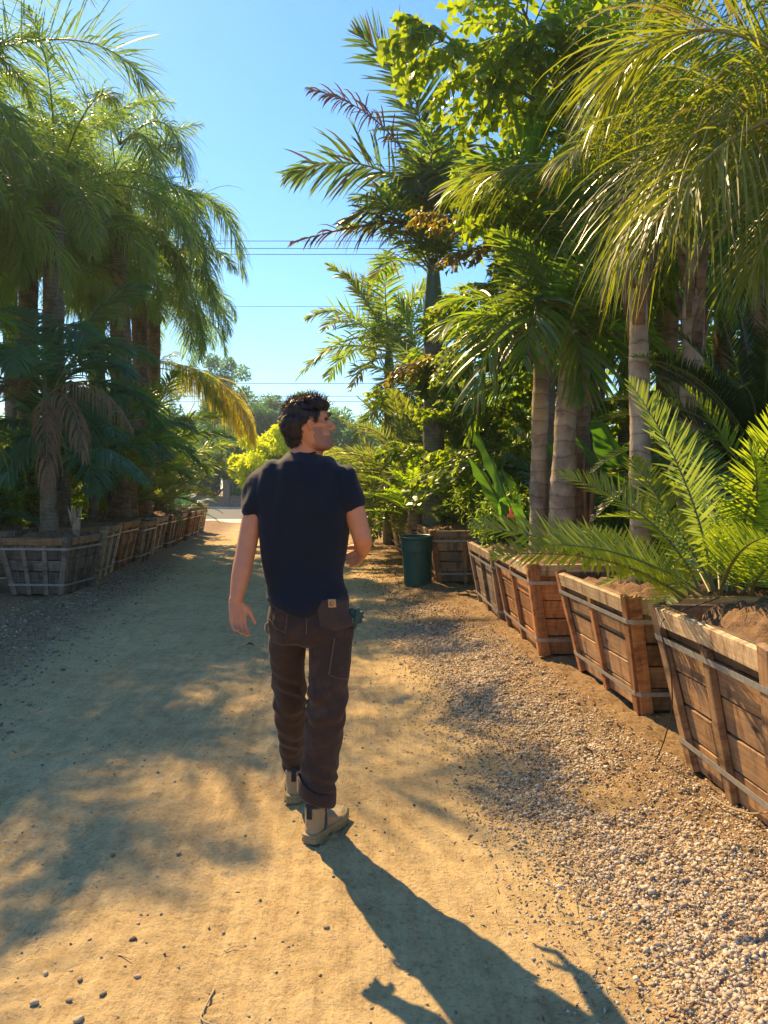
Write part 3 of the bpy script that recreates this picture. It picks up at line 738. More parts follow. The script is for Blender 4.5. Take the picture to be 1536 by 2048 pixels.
def palm(kind, loc, h, label, r=(.12, .08), lean=(0, 0), trunk='trunk_grey', scale=1.0, count=None, name=None, group=None, crown_shaft=0.0, elev=None, cat=None, azs=None, hero=None, seed=None, boots=0, dead=0, sheath=False):
    style, leaf, rach, L, bend, cnt, er = PALM[kind]
    name = name or {'queen': 'queen_palm', 'queen_gold': 'queen_palm', 'king': 'king_palm', 'kentia': 'kentia_palm', 'phoenix': 'date_palm', 'broad': 'majesty_palm'}.get(kind, 'cycad')
    if cat is None: cat = 'cycad' if name in ('cycad', 'sago_cycad') else 'palm tree'
    if seed is not None: rnd.seed(seed)
    root = empty(name, loc, label, cat, group)
    top = trunk_part(root, h, r[0], r[1], trunk, lean) if h > .02 else np.array([0, 0, .02])
    if crown_shaft:
        t = np.linspace(0, 1, 10); rad = r[1] * (1.25 - .75 * t); rad[0] = r[1] * 1.05
        link('crownshaft', mesh_from('crownshaft', *tube(top + np.outer(t, (0, 0, crown_shaft)), rad, 12), [M['crownshaft']], smooth=True), root)
        top = top + np.array([0, 0, crown_shaft * .92])
    if sheath:
        for sx, l, z0 in ((-.10, 1.2, .62), (.02, 1.35, .55), (.10, 1.0, .8)):
            t = np.linspace(0, 1, 8); W = np.stack([sx + .02 * np.sin(t * 5 + sx * 30), -r[0] * 1.05 - .03 * t, z0 + l * t], 1)
            link('split_sheath', mesh_from('split_sheath', *tube(W, .035 * (1.1 - t), 6, flat=.3), [M['sheath']], smooth=True), root)
    for k in range(boots):
        az = k * 2.4 + rnd.random(); z = -.08 - .085 * k; e = math.radians(62 - 2 * k); l = rnd.uniform(.25, .45)
        b0 = top + np.array([math.cos(az) * r[1] * .9, math.sin(az) * r[1] * .9, z]); b1 = b0 + np.array([math.cos(az) * math.cos(e) * l * .45, math.sin(az) * math.cos(e) * l * .45, math.sin(e) * l])
        link('leaf_base', mesh_from('leaf_base', *tube([b0 - (0, 0, .15), b0, (b0 + b1) / 2, b1], [.045, .05, .035, .015], 6, flat=.5), [M['trunk_brown']], smooth=True), root)
    cnt = count if count is not None else cnt
    er = elev or er
    az0 = rnd.uniform(0, 360)
    for i in range(cnt):
        f = i / max(1, cnt - 1); e = er[0] + (er[1] - er[0]) * f ** .85 + rnd.uniform(-6, 6)
        az = math.radians(az0 + 137.5 * i + rnd.uniform(-14, 14)) if azs is None else math.radians(azs[i % len(azs)] + rnd.uniform(-8, 8))
        dd = i >= cnt - dead
        me = frond_var(style, 'dead' if dd else leaf, 'rachis_dead' if dd else rach, min(e, 88), L, bend)
        o = link('frond', me, root); o.location = Vector([float(x) for x in top + np.array([math.cos(az), math.sin(az), 0]) * r[1] * .5 - np.array([0, 0, .12 * f])])
        o.rotation_euler = (rnd.uniform(-.08, .08), 0, az); s = scale * rnd.uniform(.86, 1.1); o.scale = (s, s, s)
    for hp in hero or []:
        pts, ov = hp; pts = bez(*[np.array(P(*q)) - np.array(loc) for q in pts]); ov = dict(ov)
        lf = ov.pop('leaf', leaf); rc = ov.pop('rach', rach); stl = ov.pop('style', style)
        link('frond', frond_mesh(pts, stl, lf, rc, seed=rnd.randint(0, 9999), **ov), root)
    return root

def fishtail_geo(pts, npin, pl, leafl, leafw, seed, droop=.5, nleaf=12):
    r = np.random.default_rng(seed); pts = np.asarray(pts, float); K = len(pts); T = norm(np.gradient(pts, axis=0))
    ch = pts[-1] - pts[0]; side = norm(np.cross(np.array([ch[0], ch[1], 0]) + 1e-4, (0, 0, 1.0)))
    MBx = MB(); g = np.array([0, 0, -1.0])
    MBx.add(*tube(pts, np.linspace(.035, .006, K), 6, cap=False), 1)
    for i in range(npin):
        t = .22 + .76 * i / (npin - 1)
        for s in (-1, 1):
            f = t * (K - 1); k = min(int(f), K - 2); B = pts[k] + (pts[k + 1] - pts[k]) * (f - k); TT = T[k]
            a = math.radians(68 - 36 * t + r.normal(0, 6)); v = math.radians(r.normal(0, 18))
            S = norm(side - TT * (TT @ side)); U = np.cross(S, TT)
            D = math.cos(a) * TT + math.sin(a) * (math.cos(v) * S * s + math.sin(v) * U)
            l = pl * (math.sin(math.pi * (t * .72 + .12)) ** .8) * r.uniform(.8, 1.1)
            m_ = 7; p = B.copy(); d = D.copy(); q = [p]
            for j in range(m_): d = norm(d + g * droop / m_ * (0.5 + j / m_ * 1.6)); p = p + d * l / m_; q.append(p)
            q = np.array(q); MBx.add(*tube(q, np.linspace(.010, .002, m_ + 1), 4, cap=False), 1)
            for j in range(nleaf):
                for s2 in (-1, 1):
                    tt = (.12 + .88 * (j + r.random() * .6) / nleaf) * m_; kk = min(int(tt), m_ - 1)
                    Bq = q[kk] + (q[kk + 1] - q[kk]) * (tt - kk); Tq = norm(q[kk + 1] - q[kk]); Sq = norm(np.cross(Tq, U + r.normal(0, .35, 3)))
                    al = math.radians(r.uniform(35, 65)); Dl = norm(math.cos(al) * Tq + math.sin(al) * s2 * Sq + g * r.uniform(.25, .8))
                    Wl = norm(np.cross(Dl, norm(r.normal(0, .6, 3) + U))); ln = leafl * r.uniform(.7, 1.25); w = leafw * r.uniform(.7, 1.3)
                    c1 = .55 * ln; n_ = np.cross(Dl, Wl) * ln * .1
                    V = [Bq - Wl * w * .06, Bq + Wl * w * .06, Bq + Dl * c1 - Wl * w * .36 + n_, Bq + Dl * c1 + Wl * w * .36 + n_,
                         Bq + Dl * ln * .82 - Wl * w * .62, Bq + Dl * ln * .9, Bq + Dl * ln + Wl * w * .55]
                    MBx.add(V, [(0, 1, 3, 2), (2, 3, 5), (2, 5, 4), (3, 6, 5)], 0)
    return MBx
FV = {}
def fish_var(e, leaf, L=2.6, pl=.95, leafl=.14, leafw=.10):
    v = rnd.randint(0, 1); e = round(e / 25) * 25; key = (e, v, leaf, L)
    if key not in FV: FV[key] = fishtail_geo(polyline_arc(L, e, min(70, e + 60), side=(v - .5) * 30), 13, pl, leafl, leafw, 100 + len(FV)).mesh('frond', [M[leaf], M['rachis']])
    return FV[key]
def fishtail(loc, h, label, trunks=1, r=(.11, .08), scale=1.0, count=9, elev=(80, 0), leaf='fish', hero=None, name='fishtail_palm', L=2.6, **kw):
    root = empty(name, loc, label, 'palm tree')
    top = trunk_part(root, h, r[0], r[1], 'trunk_green', kw.get('lean', (0, 0)))
    az0 = rnd.uniform(0, 360)
    for i in range(count):
        f = i / max(1, count - 1); e = elev[0] + (elev[1] - elev[0]) * f; az = math.radians(az0 + 137.5 * i)
        o = link('frond', fish_var(e, leaf, L, kw.get('pl', .95), kw.get('leafl', .14), kw.get('leafw', .10)), root); o.location = Vector([float(x) for x in top - np.array([0, 0, f * h * kw.get('spread', .12)])])
        o.rotation_euler = (0, 0, az); s = scale * rnd.uniform(.85, 1.1); o.scale = (s, s, s)
    for pts, ov in hero or []:
        pts = bez(*[np.array(P(*q)) - np.array(loc) for q in pts]); lf = ov.get('leaf', leaf)
        link('frond', fishtail_geo(pts, ov.get('npin', 12), ov.get('pl', .9), ov.get('leafl', .14), ov.get('leafw', .09), rnd.randint(0, 9999), ov.get('droop', .6), ov.get('nleaf', 12)).mesh('frond', [M[lf], M['rachis']]), root)
    return root

def paddle_mesh(L, Wd, e0, bend, pet=.45, seed=0):
    r = np.random.default_rng(seed); K = 20; pts = polyline_arc(L, e0, bend, K, 1.8, side=r.uniform(-10, 10)); T = norm(np.gradient(pts, axis=0)); MBx = MB()
    MBx.add(*tube(pts, np.linspace(.022, .004, K), 6, cap=False), 1)
    side = np.array([0, 1.0, 0]); i0 = int(K * pet); idx = range(i0, K); V = []; m_ = 9; ph = r.uniform(0, 6)
    for i in idx:
        q = (i - i0) / (K - 1 - i0); w = Wd * math.sin(math.pi * min(1, q * .88 + .10)) ** .6 if q < 1 else 0.004
        U = np.cross(side, T[i])
        for j in range(m_):
            s = (j / (m_ - 1) - .5) * 2
            V.append(pts[i] + side * s * w / 2 - U * (-.28 * abs(s) * w / 2) + U * .018 * math.sin(q * 19 + s * 2 + ph) * abs(s) ** 2)
    Fq = [(a * m_ + j, a * m_ + j + 1, (a + 1) * m_ + j + 1, (a + 1) * m_ + j) for a in range(len(idx) - 1) for j in range(m_ - 1)]
    MBx.add(V, Fq, 0); return MBx.mesh('leaf', [M['paddle'], M['crownshaft']], smooth=True)
def paddle_plant(loc, label, leaves, name='bird_of_paradise'):
    root = empty(name, loc, label, 'plant')
    for az, e, L, Wd, bend in leaves:
        o = link('leaf', paddle_mesh(L, Wd, e, bend, seed=rnd.randint(0, 999)), root); o.rotation_euler = (0, 0, math.radians(az))
    return root

def leaf_cloud(centers, sizes, n, ll, lw, seed, hang=0.0, flat=.35):
    r = np.random.default_rng(seed); centers = np.asarray(centers, float); sizes = np.asarray(sizes, float)
    k = r.integers(0, len(centers), n); u = norm(r.normal(size=(n, 3))); rad = r.random(n)[:, None] ** .45
    C = centers[k] + u * rad * sizes[k][:, None] * np.array([1, 1, .8])
    D = norm(u * .7 + r.normal(0, .6, (n, 3)) + np.array([0, 0, -.25 - hang * 2])); Nn = norm(r.normal(size=(n, 3)) + np.array([0, 0, .8]))
    S = norm(np.cross(D, Nn)); l = ll * r.uniform(.6, 1.3, (n, 1)); w = lw * r.uniform(.7, 1.2, (n, 1)); Nf = np.cross(S, D)
    V = np.stack([C, C + D * l * .45 + S * w * .5 + Nf * w * .15, C + D * l, C + D * l * .45 - S * w * .5 + Nf * w * .15], 1).reshape(-1, 3)
    return V, np.arange(n * 4).reshape(-1, 4)
def clumps(rx, ry, rz, zc, n, cs, seed):
    r = np.random.default_rng(seed); u = norm(r.normal(size=(n, 3))); rad = r.random(n)[:, None] ** .4
    C = u * rad * np.array([rx, ry, rz]) + np.array([0, 0, zc]); C += fbm(u[:, 0] * 2, u[:, 1] * 2 + u[:, 2], seed, 2)[:, None] * u * rx * .9
    return C, r.uniform(.6, 1.3, n) * cs
def tree(loc, h, label, R=(1.5, 1.5, 1.5), trunk_h=1.2, leaf='bush', n=9000, ll=.10, lw=.045, nc=26, cs=.5, seed=0, name='broadleaf_tree', cat='tree', r=.09, hang=0.0, limbs=8):
    root = empty(name, loc, label, cat)
    zc = trunk_h + (h - trunk_h) * .55; C, S = clumps(R[0], R[1], R[2], zc, nc, cs, seed)
    if hang:
        C2, S2 = [], []
        for c, s in zip(C, S):
            for k in range(6): C2.append(c - np.array([0, 0, k * .32 * s * hang])); S2.append(s * .45)
        C, S = np.array(C2), np.array(S2)
    C[:, 2] = np.maximum(C[:, 2], .15)
    V, Fq = leaf_cloud(C, S, n, ll, lw, seed, hang); cr = link('crown', mesh_from('crown', V, Fq, [M[leaf]]), root)
    mbx = MB(); t = np.linspace(0, 1, 8)
    th = max(trunk_h, .2); mbx.add(*tube(np.outer(t, (0, 0, zc * .8)) + np.stack([.06 * np.sin(t * 4), 0 * t, 0 * t], 1), r * (1 - .6 * t), 8))
    link('trunk', mbx.mesh('trunk', [M['limb']], True), root)
    for k in range(limbs):
        c = C[(k * 5) % len(C)]; z0 = th * (.6 + .5 * (k / max(1, limbs))); p0 = np.array([0, 0, min(z0, zc * .75)]); mid = (p0 + c) / 2 + np.array([0, 0, .1])
        link('limb', mesh_from('limb', *tube(bez(p0, mid, c, 8), r * .5 * np.linspace(1, .2, 8), 6), [M['limb']], smooth=True), root)
    return root
def shrub(loc, h, label, w=.8, leaf='bush', n=3500, ll=.09, lw=.04, seed=0, name='shrub', **kw):
    return tree(loc, h, label, (w, w, h * .42), .15, leaf, n, ll, lw, kw.get('nc', 16), kw.get('cs', .32), seed, name, 'shrub', .025, kw.get('hang', 0), 5)
# ------------------------------------------------------------------ plants, right side
def G(px, d, z=None):
    p = P(px, 1100, d); return (float(p[0]), float(d), gz(p[0], d) if z is None else z)
rnd.seed(11)
# hero cycad in the nearest planter: every frond follows its own curve
c1 = (1.80, 3.85, .84)
root = empty('cycad', c1, 'large glossy green cycad spreading out of the nearest timber planter', 'cycad')
link('trunk', mesh_from('trunk', *tube([(0, 0, -.12), (0, 0, -.06), (0, 0, -.02), (0, 0, .02)], [.10, .11, .08, .03], 12), [M['trunk_brown']], smooth=True), root)
HC = [((1370, 1195, 3.8), (1215, 1085, 3.5), (946, 1052, 3.55)), ((1362, 1200, 3.75), (1250, 1085, 3.4), (985, 1112, 3.45)),
      ((1425, 1180, 3.85), (1400, 960, 3.8), (1258, 764, 3.9)), ((1400, 1185, 3.9), (1330, 1010, 4.0), (1115, 948, 4.2)),
      ((1430, 1180, 3.9), (1340, 1030, 4.1), (1262, 915, 4.4)), ((1450, 1180, 3.9), (1440, 960, 4.0), (1345, 850, 4.4)),
      ((1410, 1190, 3.8), (1250, 1085, 3.6), (1100, 1090, 3.3)), ((1470, 1180, 3.8), (1540, 980, 3.6), (1500, 905, 3.5)),
      ((1490, 1180, 3.8), (1530, 1050, 3.6), (1620, 880, 3.5)), ((1465, 1180, 3.8), (1480, 1000, 3.7), (1580, 800, 3.5)),
      ((1440, 1180, 3.9), (1430, 1040, 4.3), (1400, 950, 4.9)), ((1480, 1185, 3.8), (1600, 1080, 3.8), (1760, 1080, 3.8)),
      ((1450, 1185, 3.9), (1480, 1060, 4.3), (1560, 990, 4.8)), ((1395, 1195, 3.8), (1290, 1110, 3.9), (1160, 1060, 4.4)),
      ((1500, 1190, 3.8), (1530, 1100, 3.3), (1620, 1120, 2.9)), ((1420, 1185, 3.9), (1370, 1080, 4.3), (1290, 1010, 4.9)),
      ((1440, 1185, 3.85), (1465, 1090, 3.4), (1530, 1075, 3.0))]
for k, q in enumerate(HC):
    pts = bez(*[P(*a) - np.array(c1) for a in q], K=26); side = None
    chv = pts[-1] - pts[0]; side = norm(np.cross(chv, np.array([.25, -1.0, .75]) if k != 2 else np.array([.1, -1, .4])))
    side = norm(side * .75 + norm(np.cross(np.array([chv[0], chv[1], 0.0]), (0, 0, 1))) * .5)
    fr = link('frond', frond_mesh(pts, 'cycad', 'cycad', 'rachis', seed=k * 3, side=side, n=56 + (k * 7) % 10, lw=.0135, ll=.215 if k != 2 else .25), root)
tg = MB(); tg.box((-.006, -.004, -.018), (.006, .004, .022)); tg.box((-.016, -.003, -.02), (.016, .003, -.008))
fl = link('marker_tag', tg.mesh('marker_tag', [simple('orange_tag', (.75, .10, .03), .5)]), root); q = P(1022, 1026, 3.5) - np.array(c1); fl.location = Vector([float(x) for x in q])

# trees in planters 2-4 and behind them
palm('queen_gold', G(1284, 5.45, .66), 2.75, 'slim brown trunked palm growing out of the second right planter, golden fronds hanging', (.085, .062), (-.07, 0), 'trunk_tan', .66, 5, boots=9, elev=(82, 45), azs=[100, 20, 330, 60, 290])
palm('queen_gold', G(1372, 6.6), 3.45, 'palm with a peeling brown trunk standing right of the slim golden palm', (.11, .085), (.05, 0), 'trunk_tan', .8, 7, boots=9, elev=(82, 40))
palm('broad', G(1122, 7.25, .62), 2.3, 'thick tapering trunk palm in the third right planter, wide leaflets hanging', (.155, .085), (.06, 0), 'trunk_tan', .55, 9, elev=(80, 30))
palm('broad', G(1076, 7.6, .6), 2.35, 'straight pale trunk palm left of the tapering one, green leaflets hanging in front', (.095, .078), (.02, 0), 'trunk_tan', .55, 8, elev=(80, 30),
     hero=[(((1080, 640, 7.7), (1010, 560, 7.5), (945, 800, 7.2)), dict()), (((1085, 630, 7.7), (1150, 560, 7.3), (1170, 790, 6.9)), dict()), (((1080, 630, 7.7), (1090, 520, 7.4), (1050, 720, 6.6)), dict())])
palm('king', G(1160, 7.9), 3.1, 'palm with a reddish brown split sheath on its trunk behind the third planter', (.11, .085), (.0, 0), 'trunk_brown', .5, 5, crown_shaft=.9, elev=(80, 40), sheath=True,
     hero=[(((1160, 420, 8.4), (1050, 220, 8.2), (890, 400, 8.0)), dict(ll=.75, lw=.045, n=44)), (((1160, 420, 8.4), (1080, 330, 8), (960, 330, 7.4)), dict(ll=.7, lw=.045, n=40)),
           (((1165, 430, 8.4), (1110, 480, 8), (1080, 640, 7.4)), dict(ll=.7, lw=.045, n=40)), (((1165, 425, 8.4), (1230, 330, 8), (1330, 420, 7.4)), dict(ll=.7, lw=.045, n=40))])
palm('king', G(1192, 11.5), 3.0, 'grey ringed trunk palm far back in the gap between the nearer trunks', (.14, .11), (0, 0), 'trunk_grey', .95, 12, crown_shaft=.6)
palm('king', G(1248, 13.0), 3.3, 'second grey trunk palm far back, half hidden by the slim golden palm', (.14, .11), (0, 0), 'trunk_grey', .95, 12, crown_shaft=.6)
# big golden queen palm just out of frame whose fronds sweep in from the right
palm('queen_gold', (3.15, 5.0, 0), 4.1, 'tall palm at the right edge whose long golden fronds sweep over the planters', (.15, .11), (-.1, 0), 'trunk_tan', .9, 6, elev=(85, 40), azs=[20, 80, 320, 0, 50, 100], seed=5, boots=6,
     hero=[(((1700, 210, 4.8), (1390, 130, 4.8), (1235, 500, 4.9)), dict(ll=1.25, lw=.013, n=95, dr=1.5)), (((1690, 230, 4.8), (1480, 190, 4.4), (1330, 420, 4.2)), dict(ll=1.1, lw=.012, n=90, dr=1.3)),
           (((1690, 200, 4.8), (1400, -60, 5.0), (1230, 160, 5.2)), dict(ll=1.25, lw=.014, n=90, dr=1.5)), (((1700, 200, 4.8), (1500, -160, 5.4), (1330, 20, 5.8)), dict(ll=.8, n=80)),
           (((1700, 230, 4.8), (1600, 300, 4.6), (1500, 560, 4.6)), dict(ll=.8, n=80)), (((1700, 230, 5.0), (1560, 80, 5.6), (1420, 330, 6.2)), dict(ll=.8, lw=.018, n=80, dr=1.1))])
palm('queen', G(1500, 8.6), 4.6, 'tall dark green palm at the right edge behind the golden ones', (.16, .13), (0, 0), 'trunk_brown', 1.0, 20, seed=6)
palm('queen', G(1330, 10.2), 5.2, 'tall dark green palm behind the peeling trunk', (.16, .13), (0, 0), 'trunk_brown', 1.0, 20, seed=8)
palm('queen', G(1440, 12.4), 6.4, 'tallest dark palm at the back of the right side', (.17, .13), (0, 0), 'trunk_brown', 1.05, 20, seed=9)
palm('queen', G(1260, 15.0), 6.6, 'tall green palm far back, above the golden fronds', (.17, .13), (0, 0), 'trunk_grey', 1.0, 20, seed=10)
palm('sago', (2.75, 5.6, .0), 1.75, 'dark sago cycad on a stout trunk at the right edge', (.17, .15), (0, 0), 'trunk_brown', 1.05, 60, name='sago_cycad', seed=12)
palm('sago', (3.6, 6.6, .0), .9, 'low dark sago cycad behind the right edge cycad', (.17, .15), (0, 0), 'trunk_brown', 1.15, 50, name='sago_cycad', seed=13)
palm('cycad', (2.6, 4.9, .8), .12, 'green cycad behind the large glossy one at the right edge', (.14, .12), trunk='trunk_brown', count=26, seed=14)
palm('phoenix', G(1500, 7.4), .9, 'green feather palm low between the sago cycads', (.16, .13), trunk='trunk_brown', scale=.8, count=22, seed=15)
# fishtail palms
fishtail((1.85, 8.9, 0), 4.3, 'tall fishtail palm with a dense dark jagged crown at the top right', (.10, .07) and 1, scale=.62, count=12, elev=(85, 5), spread=.2, lean=(.1, .1),
     hero=[(((1180, 300, 8.9), (1030, 150, 8.4), (835, 55, 8.0)), dict(npin=15, pl=.8, leafl=.16, leafw=.10, droop=1.3)), (((1170, 330, 8.9), (1060, 20, 8.6), (1000, -60, 8.0)), dict(pl=1.0)),
           (((1180, 300, 8.9), (1150, 60, 8.4), (1060, 60, 7.8)), dict(pl=1.0, nleaf=11)), (((1180, 320, 8.9), (1260, 120, 8.6), (1290, -10, 8.2)), dict(pl=1.0)),
           (((1170, 600, 9.2), (1080, 380, 9.2), (985, 420, 9.2)), dict(pl=.8)), (((1170, 330, 8.9), (1110, 180, 8.6), (1100, 90, 8.4)), dict(pl=1.05, nleaf=11, droop=.9))])
fishtail(G(1125, 12.2), 2.3, 'fishtail palm with bright lime jagged leaves behind the pale trunks', scale=.9, count=11, spread=.4, elev=(85, 10))
fishtail(G(945, 13.2), 1.9, 'bushy multi stemmed fishtail palm standing behind the bright cycad', scale=.72, count=16, elev=(88, 30), spread=.35, L=2.2, pl=.7, leafl=.13, leafw=.10,
     hero=[(((925, 760, 12.3), (870, 700, 12), (790, 745, 11.6)), dict(leaf='fish_gold', pl=.45, leafl=.12, leafw=.06, nleaf=7)), (((925, 800, 12.3), (880, 680, 12), (868, 760, 11.8)), dict(pl=.6, leafl=.15)), (((925, 800, 12.3), (960, 640, 12), (1000, 700, 11.8)), dict(pl=.6, leafl=.14))])
fishtail(G(1090, 10.6), 3.55, 'fishtail palm whose orange tinged frond reaches across the king palm trunk', scale=.7, count=4, elev=(85, 40),
     hero=[(((1090, 490, 10.6), (970, 440, 10.4), (845, 425, 10.2)), dict(leaf='fish_gold', pl=.45, leafl=.12, leafw=.05, npin=12, nleaf=8)), (((1090, 500, 10.6), (990, 480, 10.4), (900, 510, 10.2)), dict(leaf='fish_gold', pl=.45, leafl=.12, leafw=.05, nleaf=7))])
# king palm with the smooth trunk in the middle
kp = G(868, 13.2)
palm('king', kp, 4.15, 'tall king palm with smooth green ringed trunk rising in the middle against the sky', (.21, .165), (-.02, 0), 'trunk_green', .85, 12, crown_shaft=1.15, elev=(88, 40), seed=21,
     hero=[(((868, 440, 13.2), (760, 270, 13.0), (572, 352, 12.8)), dict(leaf='king_dark', n=76, ll=.95, dr=.7, v0=0, vj=30)), (((866, 450, 13.2), (800, 380, 13), (690, 440, 12.7)), dict(leaf='king_dark', n=66, ll=.8)),
           (((862, 462, 13.2), (800, 420, 13), (585, 485, 12.7)), dict(leaf='dead_dark', rach='rachis_dead', ll=.62, lw=.035, n=60, dr=2.0, miss=.12, rr=.035)),
           (((868, 430, 13.2), (850, 240, 13.0), (800, 90, 12.6)), dict(leaf='king_dark', ll=.8)), (((868, 430, 13.2), (845, 150, 13.0), (715, 70, 12.6)), dict(leaf='king_dark', n=66, ll=1.0, dr=.2, v0=12, vj=30)),
           (((870, 430, 13.2), (900, 230, 13.2), (960, 330, 13.0)), dict(leaf='king_dark', ll=.75)), (((872, 440, 13.2), (930, 320, 13.2), (1000, 440, 13.0)), dict(leaf='king_dark', ll=.7)),
           (((866, 430, 13.2), (800, 210, 13.4), (612, 178, 13.6)), dict(leaf='dead_dark', rach='rachis_dead', ll=.5, lw=.03, n=80, dr=1.5, miss=.2, pet=.3)),
           (((868, 430, 13.2), (830, 300, 12.8), (830, 380, 12.2)), dict(leaf='king_dark', ll=.7, dr=.7)), (((868, 430, 13.2), (860, 280, 12.6), (900, 390, 11.8)), dict(leaf='king_dark', ll=.7, dr=.7)), (((868, 430, 13.2), (880, 330, 14), (820, 300, 14.8)), dict(leaf='king_dark', ll=.75))])
palm('king', G(778, 19.0), 4.2, 'smaller king palm left of the tall one, its fronds yellow green against the sky', (.15, .12), (0, 0), 'trunk_green', .9, 14, crown_shaft=.7, seed=22, elev=(84, 5),
     hero=[(((778, 690, 19.0), (690, 640, 18.8), (592, 760, 18.6)), dict(n=50, ll=.6)), (((778, 690, 19.0), (720, 560, 18.8), (655, 530, 18.6)), dict(n=50, ll=.5)), (((778, 700, 19.0), (730, 580, 18.8), (690, 548, 18.6)), dict(leaf='queen_gold', n=50, ll=.6)), (((775, 720, 19.0), (740, 700, 18.8), (700, 780, 18.4)), dict(leaf='queen_gold', n=44, ll=.5))])
palm('phoenix', G(846, 15.6, .6), .5, 'feathery date palm low in the middle with arching grey green fronds', (.24, .2), trunk='trunk_brown', scale=1.0, count=34, seed=23, elev=(82, 5))
palm('phoenix', G(780, 19.3, .7), .5, 'date palm farther back beside the face of the man', (.22, .2), trunk='trunk_brown', scale=1.0, count=30, seed=24)
palm('king', G(842, 17.4), 2.9, 'leafy king palm close behind the left side of the tall smooth trunk', (.15, .12), (0, 0), 'trunk_green', .85, 14, crown_shaft=.6, seed=35, elev=(84, 5))
palm('phoenix', G(818, 15.2, .7), 1.0, 'taller feathery date palm whose fronds arch beside the face of the man', (.2, .17), trunk='trunk_brown', scale=.9, count=30, seed=36, elev=(80, 0))
fishtail(G(868, 16.0), 2.2, 'lime leaved fishtail palm filling the gap below the leafy king palm', scale=.7, count=12, elev=(85, 10), spread=.4)
palm('cycad_lime', (B5.location[0] + .05, B5.location[1] + .0, .74), .22, 'bright green cycad in the planter behind the bin', (.14, .12), trunk='trunk_brown', scale=.85, count=24, seed=25, elev=(84, 34))
palm('cycad_lime', (.55, 13.6, .75), .3, 'lime green cycad spreading over the planters past the bin', (.14, .12), trunk='trunk_brown', scale=.9, count=24, seed=26, elev=(78, 22))
palm('cycad_lime', (.3, 15.9, .72), .3, 'low lime cycad in the row just right of the upper arm', (.14, .12), trunk='trunk_brown', scale=.85, count=22, seed=27, elev=(78, 22))
palm('phoenix', (.1, 18.2, .7), .5, 'small feather palm in the far planters beside the shoulder', (.13, .12), trunk='trunk_brown', scale=.62, count=22, seed=28)
shrub((1.6, 12.0, .66), 1.0, 'dark fine leaved shrub right of the bright cycad', .5, n=5200, ll=.085, lw=.018, seed=3, cs=.3)
shrub(G(1000, 9.6, .66), .6, 'low dark shrub in the fourth planter', .26, n=3000, ll=.08, lw=.02, seed=4, cs=.25)
# paddle leaved plants
paddle_plant(G(1045, 9.2, .4), 'bird of paradise with tall upright leaves left of the pale trunks', [(150, 80, 1.9, .34, 28), (200, 74, 1.6, .32, 30), (30, 82, 1.3, .30, 20), (250, 62, 1.3, .3, 38), (100, 70, 1.5, .3, 25), (330, 66, 1.1, .28, 30)])
paddle_plant(G(1205, 8.2, .5), 'bird of paradise with backlit lime leaves between the trunks', [(175, 76, 1.9, .38, 30), (355, 74, 2.0, .40, 22), (270, 66, 1.8, .40, 35), (0, 60, 1.7, .38, 30), (60, 76, 1.5, .3, 25), (110, 70, 1.3, .3, 30)])
paddle_plant(G(1330, 7.3, .5), 'bird of paradise with a bright round leaf right of the golden palm', [(170, 70, 1.75, .42, 30), (20, 74, 1.8, .38, 25), (200, 70, 1.8, .44, 18), (280, 66, 1.3, .34, 35), (90, 74, 1.5, .3, 20)])
palm('kentia', G(1150, 10.2, .3), .4, 'dark feather palm low behind the pale trunks', (.06, .05), trunk='trunk_green', scale=.8, count=12, seed=31)
palm('phoenix', G(1120, 13.8), .8, 'date palm in the back row behind the reddish sheath', (.2, .18), trunk='trunk_brown', scale=.95, count=28, seed=33)
# dense rows behind
row = [(1000, 16.5, 3.4, 'dark leafy tree behind the fishtail palm'), (1100, 19.0, 3.2, 'leafy tree in the back row left of the pale trunks'), (1010, 22.0, 4.6, 'taller leafy tree far behind the fishtail palm'),
       (1290, 24.5, 1.9, 'sunlit leafy tree in the gap between the trunks'), (1390, 16.0, 4.4, 'dark leafy tree at the back behind the peeling trunk'), (1530, 13.5, 4.8, 'dark leafy tree at the far right edge'),
       (1640, 10.8, 4.2, 'dark leafy tree just beyond the right edge'), (900, 24.0, 3.6, 'leafy tree far behind the king palm trunk'), (800, 27.0, 3.4, 'pale leafy tree far behind the date palms')]
for i, (px, d, h, lb) in enumerate(row):
    tree(G(px, d), h, lb, (1.5, 1.4, h * .40), .5, 'bush' if i != 3 else 'lime', 9000, .15, .07, 30, .5, 60 + i)
low = [(1430, 8.2, 1.5, 'dark shrub low at the right edge behind the cycads'), (1560, 6.6, 1.6, 'dark shrub at the right edge beside the sago cycad'), (1350, 8.6, 1.2, 'dark shrub at the foot of the bird of paradise'), (1250, 10.4, 1.2, 'shrub low between the far grey trunks'),
       (1080, 11.4, 1.3, 'dark shrub below the lime fishtail palm'), (1190, 12.6, 1.4, 'shrub behind the lime bird of paradise'), (960, 14.4, 1.9, 'dark shrub below the bushy fishtail palm'), (900, 17.5, 2.0, 'shrub behind the low date palm')]
for i, (px, d, h, lb) in enumerate(low):
    shrub(G(px, d), h, lb, .75, n=4200, ll=.11, lw=.05, seed=80 + i, cs=.34)

